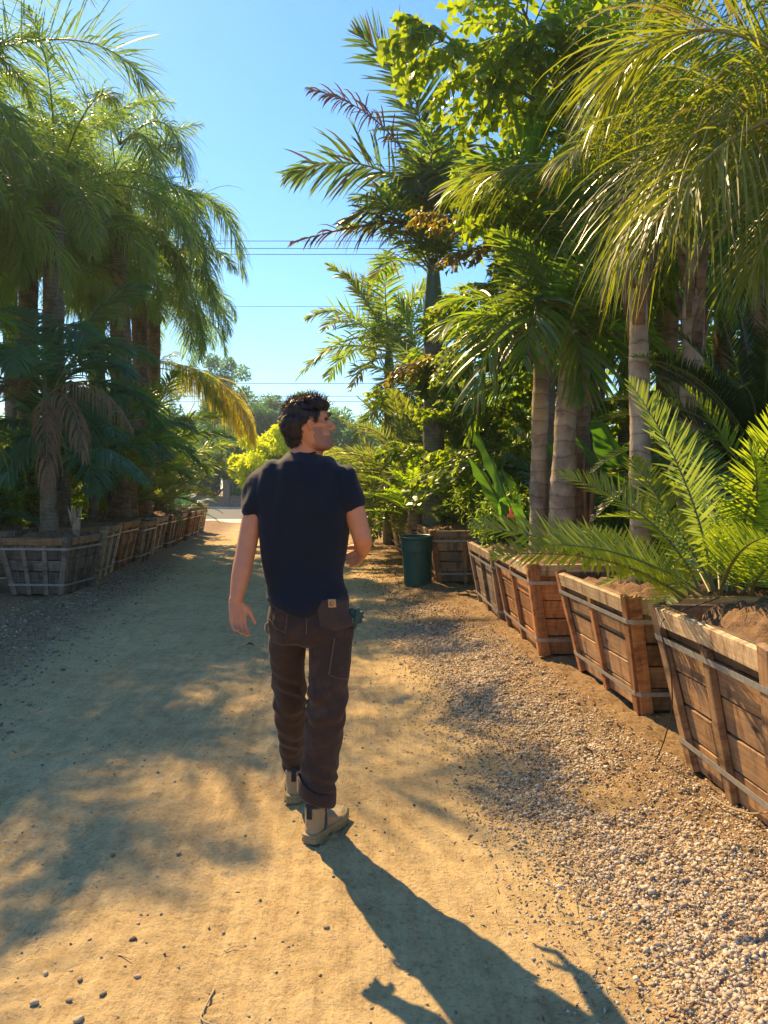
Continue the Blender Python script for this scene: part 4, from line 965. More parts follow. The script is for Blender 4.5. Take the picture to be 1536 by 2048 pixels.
# ------------------------------------------------------------------ plants, left side
rnd.seed(31)
kl = (-4.62, 10.6, .66)
palm('kentia', kl, 1.85, 'kentia palm in the nearest left planter with drooping brown dead fronds', (.135, .075), (0, 0), 'trunk_green', 1.0, 4, crown_shaft=.25, elev=(70, 40), seed=41,
     hero=[(((92, 800, 10.6), (92, 775, 10.3), (94, 985, 9.9)), dict(leaf='dead', rach='rachis_dead', ll=.62, dr=7, lw=.013, n=36)), (((95, 790, 10.6), (190, 720, 10.4), (265, 860, 10.1)), dict(leaf='dead', rach='rachis_dead', ll=.5, dr=5, lw=.013, n=36)),
           (((95, 790, 10.6), (150, 760, 10.3), (170, 920, 9.8)), dict(leaf='dead', rach='rachis_dead', ll=.45, dr=5, lw=.013, n=36)), (((90, 790, 10.6), (20, 700, 10.4), (-60, 850, 10.1)), dict(leaf='dead', rach='rachis_dead', ll=.5, dr=5, lw=.013, n=36)),
           (((110, 930, 10.6), (190, 850, 10.3), (290, 960, 9.9)), dict(ll=.42, dr=1.6, n=46)), (((100, 900, 10.6), (60, 820, 10.3), (10, 960, 9.9)), dict(ll=.55, dr=1.5)), (((100, 800, 10.6), (160, 640, 10.8), (260, 700, 11)), dict(ll=.6))])
st = empty('palm_stump', (-4.22, 10.5, .68), 'short pale cut stump beside the kentia trunk', 'stump')
link('trunk', mesh_from('trunk', *tube([(0, 0, -.05), (0, 0, .1), (.02, 0, .28), (.03, 0, .36)], [.075, .06, .05, .045], 10), [M['trunk_tan']], smooth=True), st)
for k in range(5):
    a = k * 1.25; link('leaf_base', mesh_from('leaf_base', *tube([(.03 * math.cos(a), .03 * math.sin(a), .25), (.06 * math.cos(a), .06 * math.sin(a), .4), (.10 * math.cos(a), .10 * math.sin(a), .52)], [.03, .02, .005], 6, flat=.5), [M['trunk_tan']], smooth=True), st)
palm('cyblue', (-6.0, 10.9, .78), .25, 'blue green cycad with broad stiff fronds at the left edge', (.15, .12), trunk='trunk_brown', scale=1.0, count=22, seed=42, elev=(70, 0))
palm('kentia', (-5.25, 12.4, .5), 2.4, 'kentia palm behind the one with dead fronds', (.09, .07), trunk='trunk_green', count=12, scale=1.1, seed=43, crown_shaft=.3)
palm('kentia', (-4.95, 12.0, .7), .9, 'low kentia palm in the second left planter', (.07, .06), trunk='trunk_green', count=11, scale=.95, elev=(80, 30), seed=44, crown_shaft=.2)
palm('king', (-5.1, 13.5, .7), .7, 'dark green palm in the third left planter', (.10, .08), trunk='trunk_green', count=13, scale=.8, elev=(84, 28), seed=45, crown_shaft=.2)
palm('kentia', (-5.3, 14.9, .7), 1.2, 'dark kentia palm in the fourth left planter', (.09, .07), trunk='trunk_green', count=13, scale=.95, elev=(80, 30), seed=46, crown_shaft=.2)
palm('phoenix', (-5.35, 16.3, .7), .5, 'feather palm with brownish fronds in the fifth left planter', (.15, .13), trunk='trunk_brown', count=28, scale=.78, elev=(82, 22), seed=47)
palm('king', (-5.5, 17.8, .7), 1.3, 'palm in the sixth left planter leaning over the road', (.10, .08), trunk='trunk_green', count=13, scale=.8, elev=(84, 20), seed=48, crown_shaft=.3)
palm('phoenix', (-5.6, 19.4, .7), .4, 'low feather palm in the seventh left planter', (.14, .13), trunk='trunk_brown', count=26, scale=.7, elev=(82, 22), seed=49)
palm('king', (-5.8, 21.0, .7), .9, 'palm with brown tipped fronds in the eighth left planter', (.10, .08), trunk='trunk_green', count=12, scale=.75, elev=(84, 25), seed=50, crown_shaft=.2)
palm('cyblue', (-5.9, 22.6, .7), .15, 'low cycad in the ninth left planter', (.13, .12), trunk='trunk_brown', count=20, scale=.8, seed=51)
palm('queen_gold', (-7.2, 21.6, 0), 3.6, 'queen palm at the far end of the left row with a golden frond curtain', (.16, .13), (0, 0), 'trunk_grey', .9, 7, seed=52, elev=(70, 40),
     hero=[(((300, 720, 21.6), (480, 735, 21.2), (505, 880, 20.8)), dict(ll=1.25, dr=3.5, lw=.024, n=170, vj=20, leaf='curtain')), (((310, 735, 21.8), (440, 750, 21.5), (480, 860, 21.2)), dict(ll=1.1, dr=3.5, lw=.024, n=140, vj=20, leaf='curtain')), (((300, 725, 21.6), (400, 720, 21.2), (450, 830, 20.8)), dict(ll=.8, dr=2.2, lw=.03, n=100, leaf='queen'))])
# tall queen palms over the left row
tall = [(-5.7, 13.2, 6.5, .95, 'tall queen palm nearest the road on the left, dense dark crown'), (-5.2, 15.6, 7.1, .85, 'tall queen palm with yellow green top fronds on the left'),
        (-5.5, 17.6, 6.3, .85, 'queen palm hanging over the far part of the left row'), (-7.8, 13.2, 7.0, 1.1, 'queen palm farther left with a dark hazy crown'),
        (-7.0, 10.9, 6.0, 1.0, 'queen palm at the left edge above the blue cycad'), (-5.9, 19.6, 6.2, .9, 'queen palm with the rightmost hanging fronds of the left group'), (-8.3, 17.4, 7.2, 1.05, 'tall queen palm at the back of the left group'),
        (-6.5, 14.0, 5.6, .9, 'queen palm filling the middle of the left group, below the tallest crowns'), (-6.4, 17.2, 7.4, .9, 'queen palm at the top of the left group against the sky')]
for i, (x, y, h, s, lb) in enumerate(tall):
    palm('queen', (x, y, 0), h, lb, (.22, .16), (rnd.uniform(-.2, .2), 0), 'trunk_brown' if i % 2 else 'trunk_grey', s, 20, seed=70 + i, boots=5)
palm('king', (-6.6, 9.4, 0), 2.6, 'young queen palm with feathery green fronds at the left edge', (.10, .08), trunk='trunk_green', scale=1.0, count=13, seed=80, crown_shaft=.3, name='queen_palm')
palm('queen', (-5.4, 17.2, 0), 5.5, 'queen palm whose long arching fronds hang farthest out over the road', (.2, .15), (0, 0), 'trunk_brown', .8, 10, seed=77, azs=[150, 190, 230, 120, 260],
     hero=[(((285, 440, 17.2), (440, 290, 17.0), (492, 560, 16.8)), dict(ll=1.0, dr=2.2, n=120, lw=.022, vj=22)), (((285, 450, 17.2), (400, 370, 17.0), (425, 640, 16.6)), dict(ll=1.0, dr=2.2, n=120, lw=.022, vj=22)),
           (((285, 450, 17.2), (360, 330, 17.0), (405, 520, 16.2)), dict(ll=.9, dr=2.2, n=110, lw=.022, vj=22)), (((285, 470, 17.2), (390, 470, 17.0), (400, 720, 16.8)), dict(ll=.9, dr=2.2, n=110, lw=.022, vj=22))])
palm('queen', (-5.1, 14.9, 0), 6.9, 'queen palm whose arching fronds make the rounded top of the left group', (.2, .15), (0, 0), 'trunk_brown', .8, 10, seed=78, azs=[150, 190, 230, 120, 260],
     hero=[(((240, 290, 14.9), (350, 170, 14.9), (375, 360, 14.6)), dict(ll=.85, dr=2.0, n=110, lw=.019, vj=24)), (((240, 300, 14.9), (300, 200, 14.5), (320, 400, 14.0)), dict(ll=.85, dr=2.0, n=110, lw=.019, vj=24)),
           (((240, 290, 14.9), (200, 170, 14.5), (130, 330, 14.2)), dict(ll=.85, dr=2.0, n=110, lw=.019, vj=24)), (((240, 290, 14.9), (250, 210, 15), (250, 225, 15.1)), dict(ll=.7, dr=.6, n=40, lw=.02, vj=34))])
# the near palm whose frond is seen against the sky in the top left corner
palm('queen', (-7.5, 12.0, 0), 7.7, 'near tall palm outside the left edge with a frond arching into the top left corner', (.17, .13), (0, 0), 'trunk_grey', 1.0, 24, seed=83, elev=(80, -5), azs=[180, 30, 140, 330, 220, 70, 100, 290, 260, 350, 160, 200],
     hero=[(((-190, 160, 12), (200, -10, 11.9), (292, 175, 11.8)), dict(ll=1.15, dr=.5, vj=32, n=100, lw=.022)), (((-190, 160, 12), (60, -150, 11.9), (190, -40, 11.7)), dict(ll=1.0, dr=.5, vj=32, n=95, lw=.022)), (((-190, 180, 12), (40, 200, 11.9), (150, 420, 11.7)), dict(ll=1.0, dr=1.0, vj=32, n=95, lw=.022))])
# palms beyond the left edge of the picture that shade the road
palm('queen', (-6.45, 6.9, 0), 5.3, 'palm outside the left edge shading the near road', (.17, .13), (0, 0), 'trunk_grey', 1.0, 18, seed=91)
palm('queen', (-7.1, 9.0, 0), 6.0, 'palm outside the left edge shading the middle of the road', (.17, .13), (0, 0), 'trunk_brown', 1.0, 22, seed=92)
# shrubbery filling the left row
lrow = [(-6.4, 12.0, 1.7, 'dark shrub behind the nearest left planters'), (-6.6, 14.2, 2.2, 'dark shrub behind the third left planter'), (-6.9, 16.8, 2.4, 'dark shrub behind the fifth left planter'), (-7.2, 19.4, 2.6, 'dark shrub behind the seventh left planter'),
        (-7.9, 22.5, 2.8, 'shrub behind the last left planters'), (-8.6, 11.8, 2.4, 'dark leafy shrub far left behind the blue cycad'), (-8.8, 15.5, 3.0, 'leafy shrub in the back row on the left')]
for i, (x, y, h, lb) in enumerate(lrow):
    shrub((x, y, 0), h, lb, 1.0, n=6000, ll=.14, lw=.06, seed=120 + i, cs=.42, nc=22)

# ------------------------------------------------------------------ far side of the street
M['brick'] = simple('weathered_block', (.24, .16, .12), .9, var=.4, nscale=6, bmp=.5, bscale=30)
M['iron'] = simple('black_iron', (.02, .02, .02), .5)
fn = empty('street_fence', (-13, 54.5, 0), 'low block wall with iron railings and square pillars across the street', 'fence')
blk = []
bw, bh = .6, .28
for r_ in range(3):
    for k in range(int(40 / bw)):
        key = k % 3
        if len(blk) <= key: mb = MB(); mb.box((-bw/2 + .012, -.1, -bh/2 + .01), (bw/2 - .012, .1, bh/2 - .01 + .004 * key)); blk.append(mb.mesh('block', [M['brick']]))
        if abs(-20 + k * bw) < 15: link('block', blk[key], fn, ((-20 + k * bw + (r_ % 2) * bw / 2), 0, .14 + r_ * bh))
mb = MB(); mb.box((-20, -.06, 0), (20, .06, .83)); link('mortar', mb.mesh('mortar', [M['apron']]), fn)
mb = MB(); mb.box((-.2, -.2, 0), (.2, .2, 1.9)); mb.box((-.25, -.25, 1.9), (.25, .25, 1.99)); pm = mb.mesh('pillar', [M['brick']])
for k in range(-4, 5): link('pillar', pm, fn, (1.85 + k * 4.2, 0, 0))
mb = MB(); mb.box((-.012, -.012, 0), (.012, .012, 1.0)); bm_ = mb.mesh('railing_bar', [M['iron']])
for k in range(130): link('railing_bar', bm_, fn, (-13 + k * .2, 0, .84))
for z in (.95, 1.7):
    mb = MB(); mb.box((-20, -.015, 0), (20, .015, .03)); link('rail', mb.mesh('rail', [M['iron']]), fn, (0, .03, z))
def FT(px, d): return G(px, d, 0)
tree(FT(425, 57.5), 6.6, 'drooping feathery pepper tree across the street left of the shoulder', (2.6, 2, 2.2), .8, 'pepper', 20000, .34, .08, 34, 1.0, 201, 'pepper_tree', r=.2, hang=1.3)
tree(FT(490, 59), 5.4, 'second drooping pepper tree across the street, beside the shirt sleeve', (2.4, 2, 2.0), .8, 'pepper', 17000, .34, .08, 30, .9, 202, 'pepper_tree', r=.2, hang=1.3)
tree(FT(370, 60), 6.2, 'pepper tree across the street behind the end of the left row', (2.8, 2, 2.2), .8, 'pepper', 16000, .32, .08, 30, 1.0, 203, 'pepper_tree', r=.2, hang=1.3)
tree(FT(548, 38), 4.6, 'sunlit yellow green hedge tree behind the head, on the street side', (1.5, 1.2, 1.9), .3, 'lime', 14000, .22, .09, 34, .5, 204, 'hedge_tree')
tree(FT(508, 39), 4.2, 'lower sunlit yellow green hedge tree left of the neck', (1.3, 1.2, 1.6), .3, 'lime', 12000, .22, .09, 30, .45, 205, 'hedge_tree')
tree(FT(650, 45), 3.2, 'yellow green hedge tree seen past the chin', (2.0, 1.2, 1.5), .3, 'lime', 12000, .22, .09, 34, .5, 206, 'hedge_tree')
tree(FT(720, 48), 3.4, 'yellow green hedge tree behind the far date palm', (2.2, 1.2, 1.5), .3, 'lime', 9000, .24, .1, 30, .5, 207, 'hedge_tree')
tree(FT(455, 80), 14.5, 'open crowned tree far across the street left of the head', (2.8, 2.5, 4.4), 4, 'far', 20000, .4, .16, 70, .9, 211, r=.3, limbs=16)
tree(FT(535, 84), 10.6, 'rounded distant tree directly left of the head', (3.6, 3, 3.2), 3, 'far', 26000, .4, .16, 70, 1.1, 212, r=.3)
tree(FT(500, 98), 9.5, 'low distant tree between the two taller ones', (5, 3, 4), 2, 'far', 12000, .5, .24, 40, 1.2, 213, r=.3)
tree(FT(600, 86), 10.5, 'distant tree hidden mostly behind the head', (4.5, 3, 3.4), 3, 'far', 14000, .5, .22, 40, 1.2, 214, r=.3)
tree(FT(720, 70), 7.0, 'distant light green tree right of the face', (5, 3, 3.4), 2, 'far', 16000, .45, .2, 44, 1.1, 215, r=.3)
tree(FT(380, 88), 12.0, 'distant tree behind the golden frond', (5, 3, 4.4), 3, 'far', 12000, .5, .24, 40, 1.2, 216, r=.3)
for i, (px, d, h) in enumerate([(40, 62, 7), (200, 66, 8), (900, 62, 6.5), (1080, 66, 5.6), (1300, 60, 4.6), (1480, 64, 7), (-150, 60, 8), (1700, 62, 8)]):
    tree(FT(px, d), h, ['distant tree seen under the far left palms', 'distant tree between the left palm trunks', 'distant tree behind the bushy fishtail palm', 'distant tree glimpsed left of the pale trunks', 'low distant tree in the bright gap between trunks', 'distant tree behind the dark right palms', 'distant tree beyond the left edge', 'distant tree beyond the right edge'][i],
         (5.5, 3, h * .42), 1.2, 'far', 9000, .55, .26, 34, 1.3, 230 + i, r=.25)
# overhead lines
for i, (y0, y1, d) in enumerate([(479, 473, 46), (494, 488, 46.6), (506, 500, 47.2), (607, 608, 46), (766, 761, 58), (792, 786, 58.6), (803, 797, 59.2)]):
    a = P(-600, y0 - 6, d); b_ = P(2200, y1 - 6, d); t = np.linspace(0, 1, 24)[:, None]; W = a * (1 - t) + b_ * t; W[:, 2] -= 4 * .35 * (t * (1 - t))[:, 0]
    c = W.mean(0); o = link('power_line', mesh_from('power_line', *tube(W - c, [.021 if i != 3 else .014] * 24, 5), [M['hose']], smooth=True), loc=c)
    tag(o, ['highest of the three overhead wires crossing the open blue sky', 'middle of the three overhead wires crossing the open blue sky', 'lowest of the three overhead wires crossing the open blue sky', 'single thin overhead wire between the upper and lower wires',
            'overhead wire above the head, clear of the hair', 'overhead wire meeting the top of the hair', 'lowest overhead wire, passing behind the hair'][i], 'wire', 'overhead power lines')
# ------------------------------------------------------------------ the walking man
def cloth_mat(name, a, b_, scale=260, rough=.85, sheen=.3, wear=0.0, wearc=(.1, .1, .1)):
    m, nt, b = new_mat(name); v = coord(nt, 'Object')
    big = noise_(nt, v, 5, 5, .6); fine = noise_(nt, v, scale, 3, .7)
    c = mixc(nt, big, a, b_); c = mixc(nt, math_(nt, 'MULTIPLY', fine, .35), c, tuple(x * 1.9 for x in b_))
    if wear:
        k = ramp(nt, noise_(nt, v, 9, 5, .7), [(.5, (0, 0, 0)), (.8, (wear, wear, wear))]); c = mixc(nt, k, c, wearc)
    nt.links.new(c, b.inputs['Base Color']); b.inputs['Roughness'].default_value = rough; b.inputs['Specular IOR Level'].default_value = .2
    b.inputs['Sheen Weight'].default_value = sheen
    bump(nt, b, fine, .25, .002); return m
M['shirt'] = cloth_mat('navy_cotton', (.0022, .0045, .012), (.004, .008, .019), 300, .8, .12)
M['pants'] = cloth_mat('dark_brown_duck_canvas', (.022, .013, .011), (.044, .026, .021), 220, .85, .10, .7, (.11, .07, .052))
M['cuff'] = cloth_mat('cuff_inside', (.10, .07, .06), (.14, .10, .085), 220)
M['seam'] = cloth_mat('seam_thread', (.09, .05, .035), (.12, .07, .05), 400)
M['sock'] = cloth_mat('black_elastic', (.012, .012, .014), (.02, .02, .024), 500)
M['boot'] = cloth_mat('beige_suede', (.25, .165, .085), (.33, .225, .12), 200, .9, .1)
M['sole'] = simple('tan_rubber_sole', (.24, .18, .085), .6, var=.3, nscale=20, bmp=.3)
M['patch'] = simple('tan_leather_patch', (.48, .26, .10), .6, var=.15, nscale=40)
M['patch_mark'] = simple('patch_print', (.16, .08, .03), .6)
M['glove'] = simple('dark_green_glove', (.012, .05, .04), .6, var=.4, nscale=60, bmp=.3)
m, nt, b = new_mat('tanned_skin'); M['skin'] = m
v = coord(nt, 'Object'); nz = noise_(nt, v, 30, 5, .6)
c = mixc(nt, nz, (.46, .165, .075), (.60, .25, .12)); nt.links.new(c, b.inputs['Base Color']); b.inputs['Roughness'].default_value = .5
b.inputs['Subsurface Weight'].default_value = .12; b.inputs['Subsurface Radius'].default_value = (.02, .007, .004); b.inputs['Subsurface Scale'].default_value = .4
bump(nt, b, noise_(nt, v, 350, 3, .6), .12, .002)
m, nt, b = new_mat('stubble_skin'); M['stubble'] = m
v = coord(nt, 'Object'); nz = noise_(nt, v, 420, 2, .7)
c = mixc(nt, ramp(nt, nz, [(.38, (1, 1, 1)), (.60, (0, 0, 0))]), (.38, .165, .09), (.19, .085, .055)); nt.links.new(c, b.inputs['Base Color']); b.inputs['Roughness'].default_value = .65
M['hair'] = leaf_mat('dark_brown_hair', (.006, .004, .003), (.018, .010, .006), (.16, .08, .03), .12, .45)

man_loc = np.array((-.30, 3.16, 0.0))
def Q(px, py, d=3.16): return P(px, py, d) - man_loc
def loft(rings, n=28, e=2.2, closed=True):
    """rings: (center, half x, half y[, yaw]) horizontal superellipses"""
    th = np.linspace(0, 2 * math.pi, n, endpoint=False); ct, st_ = np.cos(th), np.sin(th)
    V = []
    for rg in rings:
        c, rx, ry = np.array(rg[0], float), rg[1], rg[2]; yaw = rg[3] if len(rg) > 3 else 0
        x = rx * np.sign(ct) * abs(ct) ** (2 / e); y = ry * np.sign(st_) * abs(st_) ** (2 / e)
        V.append(np.stack([c[0] + x * math.cos(yaw) - y * math.sin(yaw), c[1] + x * math.sin(yaw) + y * math.cos(yaw), c[2] + 0 * x], 1))
    K = len(rings); Fq = [(i * n + j, i * n + (j + 1) % n, (i + 1) * n + (j + 1) % n, (i + 1) * n + j) for i in range(K - 1) for j in range(n)]
    Fq.append(tuple(range(n - 1, -1, -1))); Fq.append(tuple(range((K - 1) * n, K * n)))
    return np.concatenate(V), Fq
def limb(pts, radii, n=16, sub=4, flat=1.0, upv=(0, 0, 1)):
    pts = np.array(pts, float); t = np.arange(len(pts)); tt = np.linspace(0, len(pts) - 1, (len(pts) - 1) * sub + 1)
    W = np.stack([np.interp(tt, t, pts[:, k]) for k in range(3)], 1); R = np.interp(tt, t, radii)
    for _ in range(2): W[1:-1] = (W[:-2] + 2 * W[1:-1] + W[2:]) / 4; R[1:-1] = (R[:-2] + 2 * R[1:-1] + R[2:]) / 4
    # round ends
    T0 = norm(W[0] - W[1]); T1 = norm(W[-1] - W[-2])
    W = np.concatenate([[W[0] + T0 * R[0] * .75], [W[0] + T0 * R[0] * .45], W, [W[-1] + T1 * R[-1] * .45], [W[-1] + T1 * R[-1] * .75]])
    R = np.concatenate([[R[0] * .3], [R[0] * .8], R, [R[-1] * .8], [R[-1] * .3]])
    return tube(W, R, n, True, flat, upv)
def ellipsoid(c, r, yaw=0, n=16, tiltm=None):
    V, Fq = [], []; K = 10
    for i in range(K + 1):
        ph = math.pi * (i + .001) / (K + .002)
        for j in range(n): a = 2 * math.pi * j / n; V.append((math.sin(ph) * math.cos(a), math.sin(ph) * math.sin(a), -math.cos(ph)))
    V = np.array(V) * np.array(r); cy, sy = math.cos(yaw), math.sin(yaw); V = V @ np.array([[cy, -sy, 0], [sy, cy, 0], [0, 0, 1]]).T
    if tiltm is not None: V = V @ tiltm.T
    Fq = [(i * n + j, i * n + (j + 1) % n, (i + 1) * n + (j + 1) % n, (i + 1) * n + j) for i in range(K) for j in range(n)]
    Fq.append(tuple(range(n - 1, -1, -1))); Fq.append(tuple(range(K * n, (K + 1) * n)))
    return V + np.array(c), Fq
def fuse(name, shapes, voxel, smooth, mats, disp=None, it2=0):
    mb = MB()
    for s in shapes: mb.add(*s)
    o = bpy.data.objects.new('tmp', mb.mesh('tmp')); COL.objects.link(o)
    r = o.modifiers.new('r', 'REMESH'); r.mode = 'VOXEL'; r.voxel_size = voxel; r.use_smooth_shade = True
    s = o.modifiers.new('s', 'SMOOTH'); s.iterations = smooth; s.factor = .5
    dg = bpy.context.evaluated_depsgraph_get(); me = bpy.data.meshes.new_from_object(o.evaluated_get(dg)); bpy.data.objects.remove(o)
    me.name = name; me.materials.clear()
    for m_ in mats: me.materials.append(m_)
    n = len(me.vertices); co = np.empty(n * 3, np.float32); me.vertices.foreach_get('co', co); co = co.reshape(-1, 3)
    if disp is not None:
        nr = np.empty(n * 3, np.float32); me.vertex_normals.foreach_get('vector', nr); nr = nr.reshape(-1, 3)
        co = co + nr * disp(co, nr)[:, None]; me.vertices.foreach_set('co', co.astype(np.float32).ravel())
    me.polygons.foreach_set('use_smooth', np.ones(len(me.polygons), dtype=bool)); me.update(); return me
def n3(co, s, seed=0):
    s = np.asarray(s, float) * np.ones(3); c = co * s
    return vnoise(c[:, 0] + c[:, 2] * .37, c[:, 2] * .93 + c[:, 1] * .61, seed) + vnoise(c[:, 1] - c[:, 0] * .41, c[:, 2] - c[:, 1] * .3, seed + 9)

man = empty('person', man_loc, 'man in navy t-shirt and brown work trousers walking away, head turned right', 'person')
# --- joints
shL, elL, wrL = Q(521, 957, 3.18), Q(491, 1105, 3.12), Q(471, 1204, 3.06)
shR, elR, wrR = Q(690, 957, 3.14), Q(725, 1078, 3.13), Q(727, 1102, 3.33)
def hand(wr, dr, pn, sd, s=1.0, curl=(.35, .4, .45, .5), thumb=(.55, .35), spread=.16):
    """palm + five fingers. dr: towards the fingertips, pn: palm normal, sd: towards the thumb side"""
    dr = norm(np.array(dr, float)); pn = norm(np.array(pn, float) - dr * (np.array(pn, float) @ dr)); sd = norm(np.array(sd, float) - dr * (np.array(sd, float) @ dr) - pn * (np.array(sd, float) @ pn))
    S = []
    def pt(a, b, c): return wr + (dr * a + sd * b + pn * c) * s
    for b_, w in ((.028, .0150), (.010, .0155), (-.009, .0155), (-.027, .014)):
        S.append(limb([pt(-.012, b_ * .45, 0), pt(.04, b_ * .9, .004), pt(.085, b_, .0)], [.017 * s, w * s, .0125 * s], 12, 3))
    L = (.071, .080, .074, .058); bs = (.030, .010, -.010, -.029)
    for i in range(4):
        a0 = pt(.083, bs[i], 0); d = norm(dr + sd * (bs[i] * spread * 14)); c = curl[i]; p = [a0]; l = L[i] * s
        for k, fr in enumerate((.48, .30, .22)):
            ang = c * (.6 + .9 * k) * .6; dd = norm(d * math.cos(ang) + pn * math.sin(ang)); p.append(p[-1] + dd * l * fr); d = norm(d * math.cos(ang * .55) + pn * math.sin(ang * .55))
        S.append(limb(p, [.0098 * s, .0088 * s, .0080 * s, .0066 * s], 10, 3))
    d1 = norm(dr * .72 + sd * thumb[0] + pn * thumb[1]); d2 = norm(dr * .95 + sd * thumb[0] * .4 + pn * thumb[1] * .7)
    a0 = pt(.012, .022, .006); p = [a0, a0 + d1 * .042 * s, a0 + d1 * .042 * s + d2 * .034 * s, a0 + d1 * .042 * s + d2 * .062 * s]
    S.append(limb(p, [.0165 * s, .0125 * s, .0105 * s, .0080 * s], 10, 3)); return S
# --- head: profile rows measured from the photograph (front px, back px, half width m, y shape)
fdir = np.array((math.cos(.20), math.sin(.20), 0.0)); sdir_ = np.array((-math.sin(.20), math.cos(.20), 0.0))     # faces +x, a little away
rows = [(808, 622, 600, .022), (811, 632, 590, .040), (815, 641, 585, .050), (820, 650, 579, .059), (825, 655.5, 574, .066), (830, 657.6, 570, .072), (834, 656.6, 569, .074), (838, 654.6, 568, .075), (844, 655.2, 568, .0765),
        (850, 656.5, 570, .076), (856, 657.5, 572, .0735), (861, 659.5, 576, .071), (866, 663.0, 581, .068), (869.5, 663.8, 584, .066), (871.5, 661.6, 586, .065), (876, 665.0, 590, .063), (879, 662.6, 593, .061), (884, 663.6, 598, .058), (890, 666.0, 604, .054), (895, 664.6, 612, .047), (899, 659, 622, .036), (902, 650, 632, .02)]
hV = []; nh = 40; th = np.linspace(0, 2 * math.pi, nh, endpoint=False)
hd = 3.16
for py, fx, bx, w in rows:
    a = Q(bx, py, hd); bq = Q(fx, py, hd); zc = a[2]; x0, x1 = a[0], bq[0]; c0 = (x0 + x1) / 2; hl = (x1 - x0) / 2
    for t in th:
        ct, s_ = math.cos(t), math.sin(t); fw = hl * np.sign(ct) * abs(ct) ** (.92); ww = w * s_ * (1 - .30 * max(0, ct) ** 1.5 - .05 * max(0, -ct)) * abs(s_) ** -.06 if abs(s_) > 1e-6 else 0
        p = np.array((c0, 0, zc)) + fdir * fw + sdir_ * ww; hV.append(p)
K = len(rows); hF = [(i * nh + (j + 1) % nh, i * nh + j, (i + 1) * nh + j, (i + 1) * nh + (j + 1) % nh) for i in range(K - 1) for j in range(nh)]
hF.append(tuple(range(nh))); hF.append(tuple(range(K * nh - 1, (K - 1) * nh - 1, -1)))
headS = [(np.array(hV), hF)]
hc = Q(614, 850, hd)
def H(px, py, side=0.0):      # point on the head: px,py in the photo, side = metres towards the camera's side of the face
    p = Q(px, py, hd); return np.array((hc[0], 0, p[2])) + fdir * ((p[0] - hc[0]) / 1.0) - sdir_ * side
headS.append(limb([H(653.5, 836), H(660, 845), H(668.0, 853.5)], [.0075, .0095, .0105], 10, 3))                      # nose bridge
headS.append(limb([H(667.5, 855, .0), H(659, 857, .0)], [.0105, .010], 10, 2)); headS.append(ellipsoid(H(661.5, 856, .012), (.010, .008, .007)))
headS.append(ellipsoid(H(661.5, 856, -.012), (.010, .008, .007)))
headS.append(limb([H(655.0, 829.5, .034), H(657.0, 828.5, 0), H(655.0, 829.5, -.034)], [.005, .006, .005], 8, 3))      # brow ridge
headS.append(limb([H(660, 868.5, .018), H(664.5, 867.5, 0), H(660, 868.5, -.018)], [.004, .0052, .004], 8, 3)); headS.append(limb([H(659, 875, .016), H(663.8, 875.5, 0), H(659, 875, -.016)], [.004, .0055, .004], 8, 3))
headS.append(ellipsoid(H(660, 889.5), (.016, .022, .014)))
headS.append(limb([H(648, 852, .045), H(640, 850, .058), H(628, 849, .066)], [.010, .010, .009], 8, 3))                # cheek bone
for s_ in (1, -1):
    e0 = .073 * s_
    ear = [H(620.5, 846, e0 * 1.06), H(617, 842.5, e0 * 1.16), H(612.8, 843.5, e0 * 1.24), H(611.6, 849, e0 * 1.25), H(613.5, 855, e0 * 1.17), H(616.5, 860, e0 * 1.08), H(619.5, 863, e0 * 1.03)]
    headS.append(limb(ear, [.0042, .0045, .0048, .0048, .0045, .0055, .005], 8, 3)); headS.append(ellipsoid(H(617, 851, e0 * 1.02), (.012, .006, .018)))
    headS.append(limb([H(617.5, 846.5, e0 * 1.12), H(615.5, 850, e0 * 1.16), H(617, 855, e0 * 1.1)], [.003, .0035, .003], 8, 2))
neck = [limb([Q(611, 872, 3.175), Q(612, 893, 3.175), Q(609, 912, 3.175), Q(608, 930, 3.18)], [.062, .059, .063, .075], 20, 3), limb([H(628, 885), Q(628, 903, 3.18), Q(620, 915, 3.18)], [.040, .042, .045], 14, 3)]
# --- body under the clothes, arms and hands
bod = list(headS) + list(neck)
bod.append(loft([(Q(608, 935), .08, .06), (Q(608, 955), .17, .09), (Q(607, 1000), .175, .10), (Q(608, 1080), .15, .095), (Q(612, 1150), .125, .08), (Q(618, 1210), .125, .075), (Q(620, 1265), .12, .07)]))
bod.append(limb([shL, (shL * .55 + elL * .45), elL, elL * .62 + wrL * .38, wrL], [.038, .044, .040, .041, .0255], 18, 4)); bod.append(limb([elL * .8 + shL * .2, elL, elL * .7 + wrL * .3], [.036, .038, .036], 12, 3))
bod.append(limb([shR, (shR * .5 + elR * .5), elR], [.044, .046, .039], 18, 4)); bod.append(limb([elR, elR * .6 + wrR * .4, wrR], [.040, .039, .026], 18, 4))
bod += hand(wrL, Q(480, 1270, 3.03) - wrL, (.6, -.7, 0), (1, .9, 0), .95, (.35, .6, .75, .9), (.6, .3), .15)
bod += hand(wrR, np.array((-.055, .12, -.055)), (-1, -.15, -.3), (0, .2, 1), .92, (.6, .7, .8, .9), (.5, .5), .10)
hipL, hipR = Q(580, 1245), Q(660, 1245); knL, knR = Q(581, 1405, 3.38), Q(652, 1410, 3.16); anL, anR = Q(588, 1553, 3.70), Q(630, 1632, 3.18)
for a, k, n_ in ((hipL, knL, anL), (hipR, knR, anR)): bod.append(limb([a, k, n_], [.06, .042, .032], 14, 4))
def under(co, nr): return n3(co, 40, 3) * .0006
bm_me = fuse('body', bod, .0047, 3, [M['skin'], M['stubble']], under)
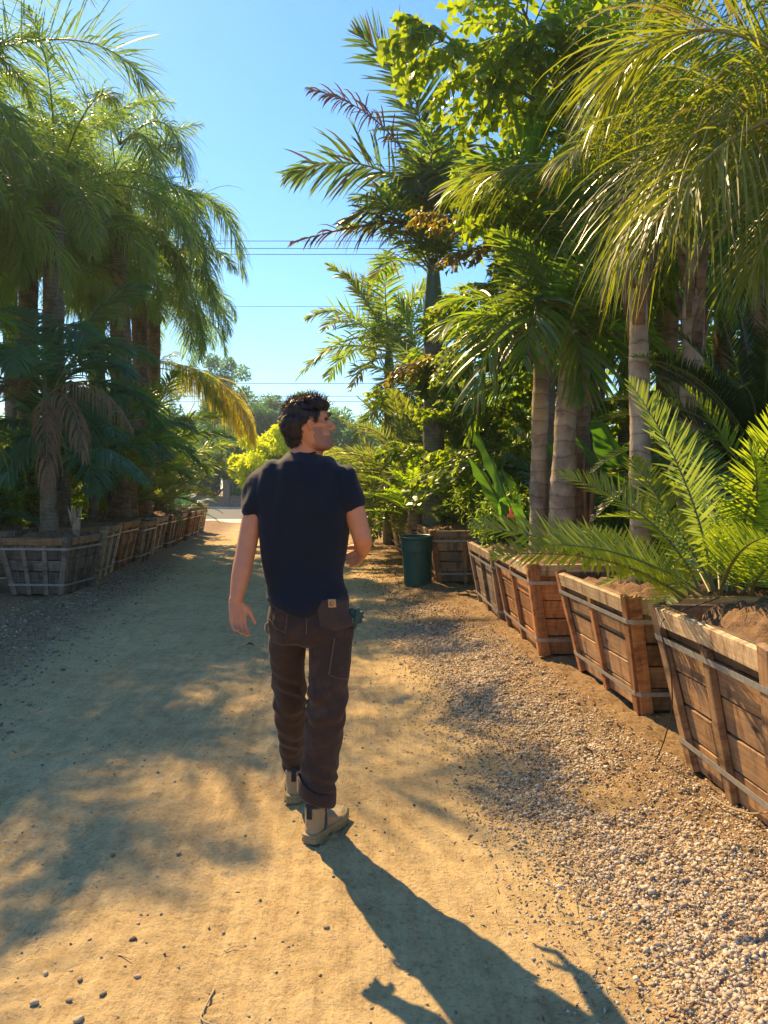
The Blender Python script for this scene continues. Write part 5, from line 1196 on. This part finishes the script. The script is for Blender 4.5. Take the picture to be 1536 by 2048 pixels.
# stubble on the jaw
pc = np.empty(len(bm_me.polygons) * 3, np.float32); bm_me.polygons.foreach_get('center', pc); pc = pc.reshape(-1, 3)
rel = pc - hc; u_ = rel @ fdir; zz = rel[:, 2]; zr = lambda py: Q(0, py, hd)[2] - hc[2]
edge = n3(pc, 90, 4) * .006 + np.random.default_rng(1).normal(0, .004, len(pc))
jaw = (zz > zr(903)) & (zz < zr(856)) & (u_ > (zr(884) - zz) * .12 + .022 + edge) & ((zz < zr(872) + edge) | (u_ < .062 + edge) | ((zz < zr(862)) & (u_ > .09)))
bm_me.polygons.foreach_set('material_index', (jaw).astype(np.int32)); link('body', bm_me, man)
eb = leaf_cloud([H(655.5, 829, .022), H(656.5, 828.5, .030), H(656.8, 829, .012)], [.006, .007, .006], 500, .008, .0011, 5); link('eyebrow', mesh_from('eyebrow', *eb, [M['hair']]), man)
el_ = MB()
el_.add(*ellipsoid(H(650.8, 838.5, .030), (.010, .010, .007))); link('eye', el_.mesh('eye', [simple('shaded_eye', (.06, .035, .03), .25, var=.05)], True), man)
# --- hair: a shaped cap plus curls
cap = [ellipsoid(H(604, 828), (.081, .077, .064), .2), ellipsoid(H(592, 846), (.066, .076, .078), .2), ellipsoid(H(624, 812), (.062, .068, .038), .2), ellipsoid(H(634, 812), (.048, .06, .026), .2), ellipsoid(H(590, 872), (.043, .055, .05), .2), ellipsoid(H(594, 868), (.045, .058, .045), .2), ellipsoid(H(610, 828), (.076, .079, .052), .2), ellipsoid(H(639, 816), (.024, .054, .016), .2),
       ellipsoid(H(606, 842), (.05, .083, .04), .2), limb([H(634, 824, .070), H(630, 836, .074), H(628, 846, .075)], [.014, .010, .006], 8, 3)]
def hdisp(co, nr): return n3(co, 38, 5) * .009 + n3(co, 85, 6) * .006
hair_me = fuse('hair', cap, .005, 2, [M['hair']], hdisp)
hn = len(hair_me.vertices); hco = np.empty(hn * 3, np.float32); hair_me.vertices.foreach_get('co', hco); hco = hco.reshape(-1, 3); hnr = np.empty(hn * 3, np.float32); hair_me.vertex_normals.foreach_get('vector', hnr); hnr = hnr.reshape(-1, 3)
HR = np.random.default_rng(4); pick = HR.integers(0, hn, 4200); B = hco[pick]; N_ = hnr[pick]; fc = (B - hc) @ fdir
tang = norm(np.cross(N_, HR.normal(0, .7, (len(B), 3)) + np.array([0, 0, 1.0]))); dn = norm(np.array([0, 0, -1.0]) * np.where(B[:, 2] < hc[2] + .05, 1, .1)[:, None] - fdir * .15 - N_ * (N_ @ np.array([0, 0, -1.0]))[:, None] + tang * HR.normal(0, .5, (len(B), 1)))
segs = 6; Ls = HR.uniform(.014, .030, len(B)) * np.where(B[:, 2] > hc[2] + .04, 1.0, .72); V = np.zeros((len(B), segs + 1, 2, 3)); ph = HR.uniform(0, 6.28, len(B)); w_ = HR.uniform(.0007, .0016, len(B)); cr = HR.uniform(.0015, .0042, len(B))
for k in range(segs + 1):
    t = k / segs; out = (.0015 + cr * math.sin(math.pi * t * .8) + .0 * t)
    p = B + dn * (Ls * t)[:, None] + N_ * out[:, None] + tang * (cr * np.sin(ph + t * 5.0))[:, None]
    wd = (w_ * (1 - .8 * t))[:, None] * tang; V[:, k, 0] = p + wd; V[:, k, 1] = p - wd
base = (np.arange(len(B)) * (segs + 1) * 2)[:, None]; k = np.arange(segs)[None] * 2 + base
HM = MB(); HM.V.append(hco.astype(float)); hp_ = [tuple(p.vertices) for p in hair_me.polygons]; HM.F += hp_; HM.M += [0] * len(hp_); HM.n = hn
HM.add(V.reshape(-1, 3), np.stack([k, k + 1, k + 3, k + 2], -1).reshape(-1, 4).tolist()); link('hair', HM.mesh('hair', [M['hair']], True), man)
# --- t-shirt
def R3(px0, px1, py, ry, d=3.17): a, b_ = Q(px0, py, d), Q(px1, py, d); return ((a + b_) / 2, (b_[0] - a[0]) / 2, ry)
torso = loft([R3(583, 637, 904, .060, 3.185), R3(577, 642, 909, .072, 3.185), R3(560, 660, 917, .085, 3.18), R3(534, 687, 926, .095), R3(515, 703, 938, .105), R3(511, 704, 955, .115), R3(505, 708, 985, .122), R3(508, 705, 1020, .128), R3(514, 697, 1060, .125), R3(521, 692, 1100, .120), R3(529, 688, 1140, .116), R3(535, 691, 1168, .120), R3(531, 698, 1186, .126), R3(528, 694, 1193, .128), R3(529, 672, 1203, .130), R3(536, 658, 1212, .129), R3(548, 645, 1219, .127), R3(566, 630, 1225, .124)], 40, 2.35)
slv = [limb([Q(536, 948, 3.18), shL + (.0, 0, -.012), shL * .52 + elL * .48 + (0, 0, .02)], [.058, .074, .062], 20, 5), limb([Q(674, 948, 3.15), shR + (.0, 0, -.012), shR * .45 + elR * .55 + (0, 0, .035)], [.058, .070, .062], 20, 5)]
def sfold(co, nr):
    x, z = co[:, 0], co[:, 2]; zt = z
    f = .008 * np.sin((zt * 34 + x * 26) + n3(co, 6, 2) * 5) * np.clip((1.18 - zt) / .25, 0, 1)
    f += .008 * np.sin((zt * 22 - x * 60) + n3(co, 5, 7) * 6) * np.clip((zt - 1.25) / .2, 0, 1) * np.clip(abs(x - co[:, 0].mean()) / .15, 0, 1)
    f += n3(co, (9, 9, 6), 12) * .018 - .004 + n3(co, (30, 30, 12), 14) * .006
    return f
link('t_shirt', fuse('t_shirt', [torso] + slv, .005, 10, [M['shirt']], sfold), man)
# ribbed collar and sleeve hems
cp = [Q(583, 905.5, 3.16), Q(590, 908, 3.125), Q(609, 909, 3.115), Q(628, 906, 3.125), Q(637, 902, 3.17), Q(640, 906, 3.22)]
link('collar', mesh_from('collar', *limb(cp, [.0045] * 6, 8, 5), [M['shirt']], smooth=True), man)
# --- trousers
def tring(px0, px1, py, ry, d): return R3(px0, px1, py, ry, d)
pel = loft([tring(541, 697, 1190, .105, 3.17), tring(539, 700, 1215, .112, 3.17), tring(537, 704, 1240, .120, 3.165), tring(537, 704, 1262, .118, 3.165), tring(539, 702, 1280, .100, 3.165), tring(550, 690, 1290, .06, 3.165)], 36, 2.5)
legR = loft([tring(617, 703, 1262, .100, 3.165), tring(615, 702, 1300, .098, 3.165), tring(613, 699, 1340, .092, 3.16), tring(612, 693, 1380, .086, 3.15), tring(611, 688, 1415, .082, 3.15), tring(608, 688, 1450, .080, 3.16), tring(606, 684, 1490, .078, 3.17), tring(602, 678, 1530, .078, 3.18), tring(599, 672, 1570, .080, 3.185), tring(597, 669, 1586, .082, 3.19), tring(599, 666, 1592, .078, 3.19)], 30, 2.2)
legL = loft([tring(538, 612, 1262, .100, 3.175), tring(538, 612, 1300, .096, 3.21), tring(541, 612, 1340, .090, 3.26), tring(546, 613, 1380, .085, 3.32), tring(549, 613, 1405, .082, 3.36), tring(551, 612, 1440, .080, 3.43), tring(556, 611, 1475, .078, 3.51), tring(562, 608, 1510, .076, 3.60), tring(567, 605, 1532, .074, 3.66), tring(570, 603, 1538, .066, 3.67)], 30, 2.2)
zk = Q(0, 1408)[2]; zhem = Q(0, 1585)[2]
def pfold(co, nr):
    x, z = co[:, 0], co[:, 2]; ll = x < Q(613, 1300)[0]
    k = np.exp(-((z - zk) / .10) ** 2); f = .007 * k * np.sin(z * 55 + np.where(ll, 1, -1) * x * 45 + n3(co, 8, 3) * 9)
    h_ = np.clip((zhem + .24 - z) / .22, 0, 1); f += .005 * h_ * np.sin(z * 60 + x * 50 + n3(co, 7, 5) * 10)
    up_ = np.clip((z - .70) / .15, 0, 1); f += .004 * up_ * np.sin(z * 28 + abs(x - Q(613, 1300)[0]) * 55 + n3(co, 6, 8) * 4)
    return f + n3(co, (13, 13, 5), 21) * .014 + n3(co, (34, 34, 16), 22) * .006 - .003
tr_me = fuse('trousers', [pel, legR, legL], .005, 3, [M['pants']], pfold); link('trousers', tr_me, man)
bvh = BVHTree.FromPolygons([v_.co.copy() for v_ in tr_me.vertices], [tuple(p.vertices) for p in tr_me.polygons])
def onto(px, py, off=.002):
    o_ = Vector([float(x) for x in np.array(cam.location) - man_loc]); tgt = Vector([float(x) for x in Q(px, py)]); hit, nrm_, _, _ = bvh.ray_cast(o_, (tgt - o_).normalized())
    if hit is None: return None
    if nrm_.dot(tgt - o_) > 0: nrm_ = -nrm_
    return np.array(hit + nrm_ * off)
def seam(name, pts, r=.0014, mat='seam', dens=6):
    q = []
    for (x0, y0), (x1, y1) in zip(pts[:-1], pts[1:]):
        for k in range(dens): q.append(onto(x0 + (x1 - x0) * k / dens, y0 + (y1 - y0) * k / dens))
    q.append(onto(*pts[-1])); q = [p for p in q if p is not None]
    if len(q) > 2: return link(name, mesh_from(name, *tube(np.array(q), [r] * len(q), 6), [M[mat]], smooth=True), man)
def panel(name, poly, off, thick, mat, parent=None, nx=12, ny=10):
    """poly: function (u,v)->(px,py); a thin raised cloth panel lying on the trousers"""
    V = [];
    for i in range(ny + 1):
        for j in range(nx + 1):
            p = onto(*poly(j / nx, i / ny), off); V.append(p if p is not None else V[-1])
    Fq = [(i * (nx + 1) + j, i * (nx + 1) + j + 1, (i + 1) * (nx + 1) + j + 1, (i + 1) * (nx + 1) + j) for i in range(ny) for j in range(nx)]
    o = link(name, mesh_from(name, V, Fq, [M[mat]], smooth=True), parent or man); s = o.modifiers.new('thick', 'SOLIDIFY'); s.thickness = thick; s.offset = 0; return o
M['pocket'] = cloth_mat('pocket_canvas', (.032, .019, .016), (.060, .037, .030), 220, .85, .12)
def pk(u, v): w = 1 - .10 * v ** 3; return (634 + (u - .5) * 2 * 0 + 4 * v * 0 + 68 * (.5 + (u - .5) * w) - 1 + 3 * v, 1200 + 4 * u * 0 + v * (52 + 7 * math.sin(math.pi * u)))
panel('back_pocket', pk, .004, .004, 'pocket')
seam('pocket_stitching', [(636, 1202), (640, 1245), (650, 1254), (670, 1258), (692, 1254), (700, 1246), (702, 1204)], .0014)
pp = panel('logo_patch', lambda u, v: (655.3 + 13.5 * u + v * 1.5, 1199 + 15.5 * v), .0085, .002, 'patch')
# the little wave-shaped C printed on the patch
cw = []
for k in range(15):
    a = math.radians(50 + 270 * k / 14); rr_ = 3.4 if k < 12 else 3.0; cw.append(onto(662.4 + rr_ * math.cos(a) * .9, 1206.8 - rr_ * math.sin(a) * 1.15, .0105))
link('patch_emblem', mesh_from('patch_emblem', *tube(np.array(cw), np.interp(np.arange(15), [0, 5, 10, 14], [.0006, .0022, .0026, .0008]), 6), [M['patch_mark']], smooth=True), pp)
link('patch_emblem', mesh_from('patch_emblem', *tube(np.array([onto(663.6, 1205.2, .0105), onto(665, 1207, .0105), onto(663.5, 1208.2, .0105)]), [.001, .0018, .0008], 6), [M['patch_mark']], smooth=True), pp)
seam('seam', [(614, 1222), (613, 1240), (613, 1268)], .0016); seam('seam', [(575, 1228), (573, 1250), (570, 1266)], .0012)
seam('tool_pocket', [(669, 1276), (664, 1310), (658, 1348)], .0022); seam('seam', [(658, 1350), (676, 1356), (694, 1358)], .0014); seam('seam', [(699, 1290), (697, 1330), (694, 1360)], .0012)
seam('seam', [(540, 1238), (552, 1256), (572, 1266)], .0012)
# turned up cuff of the near leg, hem of the far one
cz = Q(633, 1585, 3.19); V, Fq = [], []
nn = 28
for k, (dz, ex) in enumerate([(-.018, .003), (-.026, .010), (-.018, .0145), (.008, .0155), (.034, .015), (.042, .011), (.036, .004)]):
    for j in range(nn):
        a = 2 * math.pi * j / nn; rx, ry = .067, .078
        til = -.03 * math.cos(a); V.append((cz[0] + (rx + ex) * math.cos(a) * (1 + .05 * math.sin(3 * a)), cz[1] + (ry + ex) * math.sin(a) * (1 + .04 * math.cos(4 * a)), cz[2] + dz * (1 + .2 * math.sin(2 * a + 1)) + til))
Fq = [(k * nn + j, k * nn + (j + 1) % nn, (k + 1) * nn + (j + 1) % nn, (k + 1) * nn + j) for k in range(6) for j in range(nn)]
link('rolled_cuff', mesh_from('rolled_cuff', V, Fq, [M['pants']], smooth=True), man)
hl_ = [Q(541, 1246, 3.13), Q(533, 1248, 3.13), Q(531, 1256, 3.13), Q(535, 1265, 3.13), Q(542, 1266, 3.13)]
link('hammer_loop', mesh_from('hammer_loop', *limb(hl_, [.0065] * 5, 8, 3), [M['cuff']], smooth=True), man)
# glove tucked in the right pocket: it is carried, so it is a thing of its own
gl = empty('work_glove', man_loc, 'dark green work glove hanging from the right hip pocket of the man', 'glove')
GS = [limb([Q(703, 1222, 3.13), Q(714, 1232, 3.12), Q(718, 1242, 3.12)], [.014, .019, .013], 10, 3, .55, (0, 1, 0))]
for (a, b_, r_) in (((718, 1226), (725, 1226), .0085), ((719, 1232), (726, 1234), .0085), ((717, 1240), (722, 1243), .008), ((711, 1246), (709, 1257), .0085), ((714, 1222), (717, 1217), .007)):
    GS.append(limb([Q(712, 1236, 3.12), Q(a[0], a[1], 3.12), Q(b_[0], b_[1], 3.115)], [.012, r_, r_ * .85], 10, 3))
link('glove', fuse('glove', GS, .003, 2, [M['glove']], lambda co, nr: n3(co, 60, 2) * .003), gl)
# --- boots
def boot(heel, yaw, pitch, s=1.0):
    R_ = np.array(Matrix.Rotation(yaw, 3, 'Z') @ Matrix.Rotation(pitch, 3, 'X')) ; hl = np.array(heel)
    T_ = lambda V: np.asarray(V) @ R_.T + hl          # local: +y towards the toe, origin under the heel
    up = []; sec = [(-.030, .020, .060, .026), (-.012, .033, .085, .028), (.02, .037, .098, .028), (.06, .038, .098, .028), (.10, .040, .080, .026), (.14, .046, .064, .024), (.18, .050, .054, .022), (.215, .047, .047, .022), (.24, .036, .040, .022), (.255, .018, .034, .024)]
    V, Fq = [], []; n = 20
    for y, w, ztop, z0 in sec:
        for j in range(n):
            a = 2 * math.pi * j / n; V.append((w * math.copysign(abs(math.cos(a)) ** .8, math.cos(a)), y, (z0 + ztop) / 2 + (ztop - z0) / 2 * math.copysign(abs(math.sin(a)) ** .75, math.sin(a))))
    Fq = [(i * n + j, i * n + (j + 1) % n, (i + 1) * n + (j + 1) % n, (i + 1) * n + j) for i in range(len(sec) - 1) for j in range(n)] + [tuple(range(n - 1, -1, -1)), tuple(range((len(sec) - 1) * n, len(sec) * n))]
    Fq = [f[::-1] for f in Fq]
    shaft = loft([((0, .018, .05), .038, .044), ((0, .020, .09), .040, .046), ((0, .018, .125), .041, .046), ((0, .014, .148), .042, .045)], 24, 2.2)
    link('boot', fuse('boot', [(T_(V), Fq), (T_(shaft[0]), shaft[1])], .0035, 3, [M['boot']], lambda co, nr: n3(co, 45, 3) * .0025), man)
    out = [(-.040, .018), (-.034, .032), (-.01, .042), (.03, .0435), (.07, .041), (.11, .045), (.15, .053), (.19, .057), (.225, .052), (.255, .038), (.270, .016)]
    pr = [(w, y) for y, w in out] + [(-w, y) for y, w in out[::-1]]; pr = np.array(pr); c_ = np.array((0, .11)); V = []; lv = [(.0, .94, 0), (.006, 1.0, 0), (.020, .97, 0), (.026, 1.02, 0), (.034, 1.0, 0), (.040, .92, 0)]
    for z, k, _ in lv:
        for x, y in pr:
            zz_ = z
            if .065 < y < .10 and z < .01: zz_ = z + .012
            if y > .2: zz_ += (y - .2) * .22
            if y < 0: zz_ += .006 * (z > .01)
            V.append((x * k, c_[1] + (y - c_[1]) * k, zz_))
    m_ = len(pr); Fq = [(i * m_ + j, i * m_ + (j + 1) % m_, (i + 1) * m_ + (j + 1) % m_, (i + 1) * m_ + j) for i in range(len(lv) - 1) for j in range(m_)] + [tuple(range(m_ - 1, -1, -1)), tuple(range((len(lv) - 1) * m_, len(lv) * m_))]
    so = link('sole', mesh_from('sole', T_(V), Fq, [M['sole']], smooth=False), man)
    for sx in (-1, 1):
        for k in range(7):
            y = -.005 + k * .036
            if .05 < y < .1: continue
            w = np.interp(y, [q[0] for q in out], [q[1] for q in out]); mb = MB(); mb.box((-.004, -.011, -.0015), (.004, .011, .013)); lg = mb.mesh('lug', [M['sole']])
            co = np.array([v_.co[:] for v_ in lg.vertices]) + np.array((sx * w * .97, y, .002)); lg.vertices.foreach_set('co', T_(co).astype(np.float32).ravel()); lg.update(); link('lug', lg, so)
    g1 = loft([((0, .045, .045), .0435, .030), ((0, .042, .09), .0425, .024), ((0, .036, .135), .0432, .020), ((0, .034, .150), .0435, .019)], 20, 2.4)
    link('elastic_gusset', mesh_from('elastic_gusset', T_(g1[0]), g1[1], [M['sock']], smooth=True), man)
    sk = limb([(0, .022, .12), (0, .024, .15), (0, .03, .19)], [.036, .034, .034], 16, 3); link('sock', mesh_from('sock', T_(sk[0]), sk[1], [M['sock']], smooth=True), man)
    mb = MB(); mb.box((-.011, -.034, .105), (.011, -.029, .165)); pt_ = mb.mesh('pull_tab', [M['sock']]); co = np.array([v_.co[:] for v_ in pt_.vertices]); pt_.vertices.foreach_set('co', T_(co).astype(np.float32).ravel()); pt_.update(); link('pull_tab', pt_, man)
hRw = P(621, 1688, 3.12); hr = np.array((hRw[0] + .008, 3.150, gz(hRw[0], 3.15) + .004)) - man_loc; boot(hr, -.42, 0.0)
hLx = P(588, 1600, 3.56)[0]; boot(np.array((hLx, 3.57, gz(hLx, 3.57) + .006)) - man_loc, .06, 0.0)
# ------------------------------------------------------------------ hazy air, also added to stand in for lens glare at upper left
mb = MB(); mb.box((-130, -12, -1.3), (130, 125, 19.5))
hz = bpy.data.materials.new('hazy_air'); hz.use_nodes = True; nt = hz.node_tree; nt.nodes.clear()
o_ = nt.nodes.new('ShaderNodeOutputMaterial'); pv = nt.nodes.new('ShaderNodeVolumePrincipled'); pv.inputs['Density'].default_value = HAZE; pv.inputs['Color'].default_value = (.74, .92, 1, 1); pv.inputs['Anisotropy'].default_value = .55
nt.links.new(pv.outputs[0], o_.inputs['Volume']); link('haze', mb.mesh('haze', [hz]), kind='stuff')
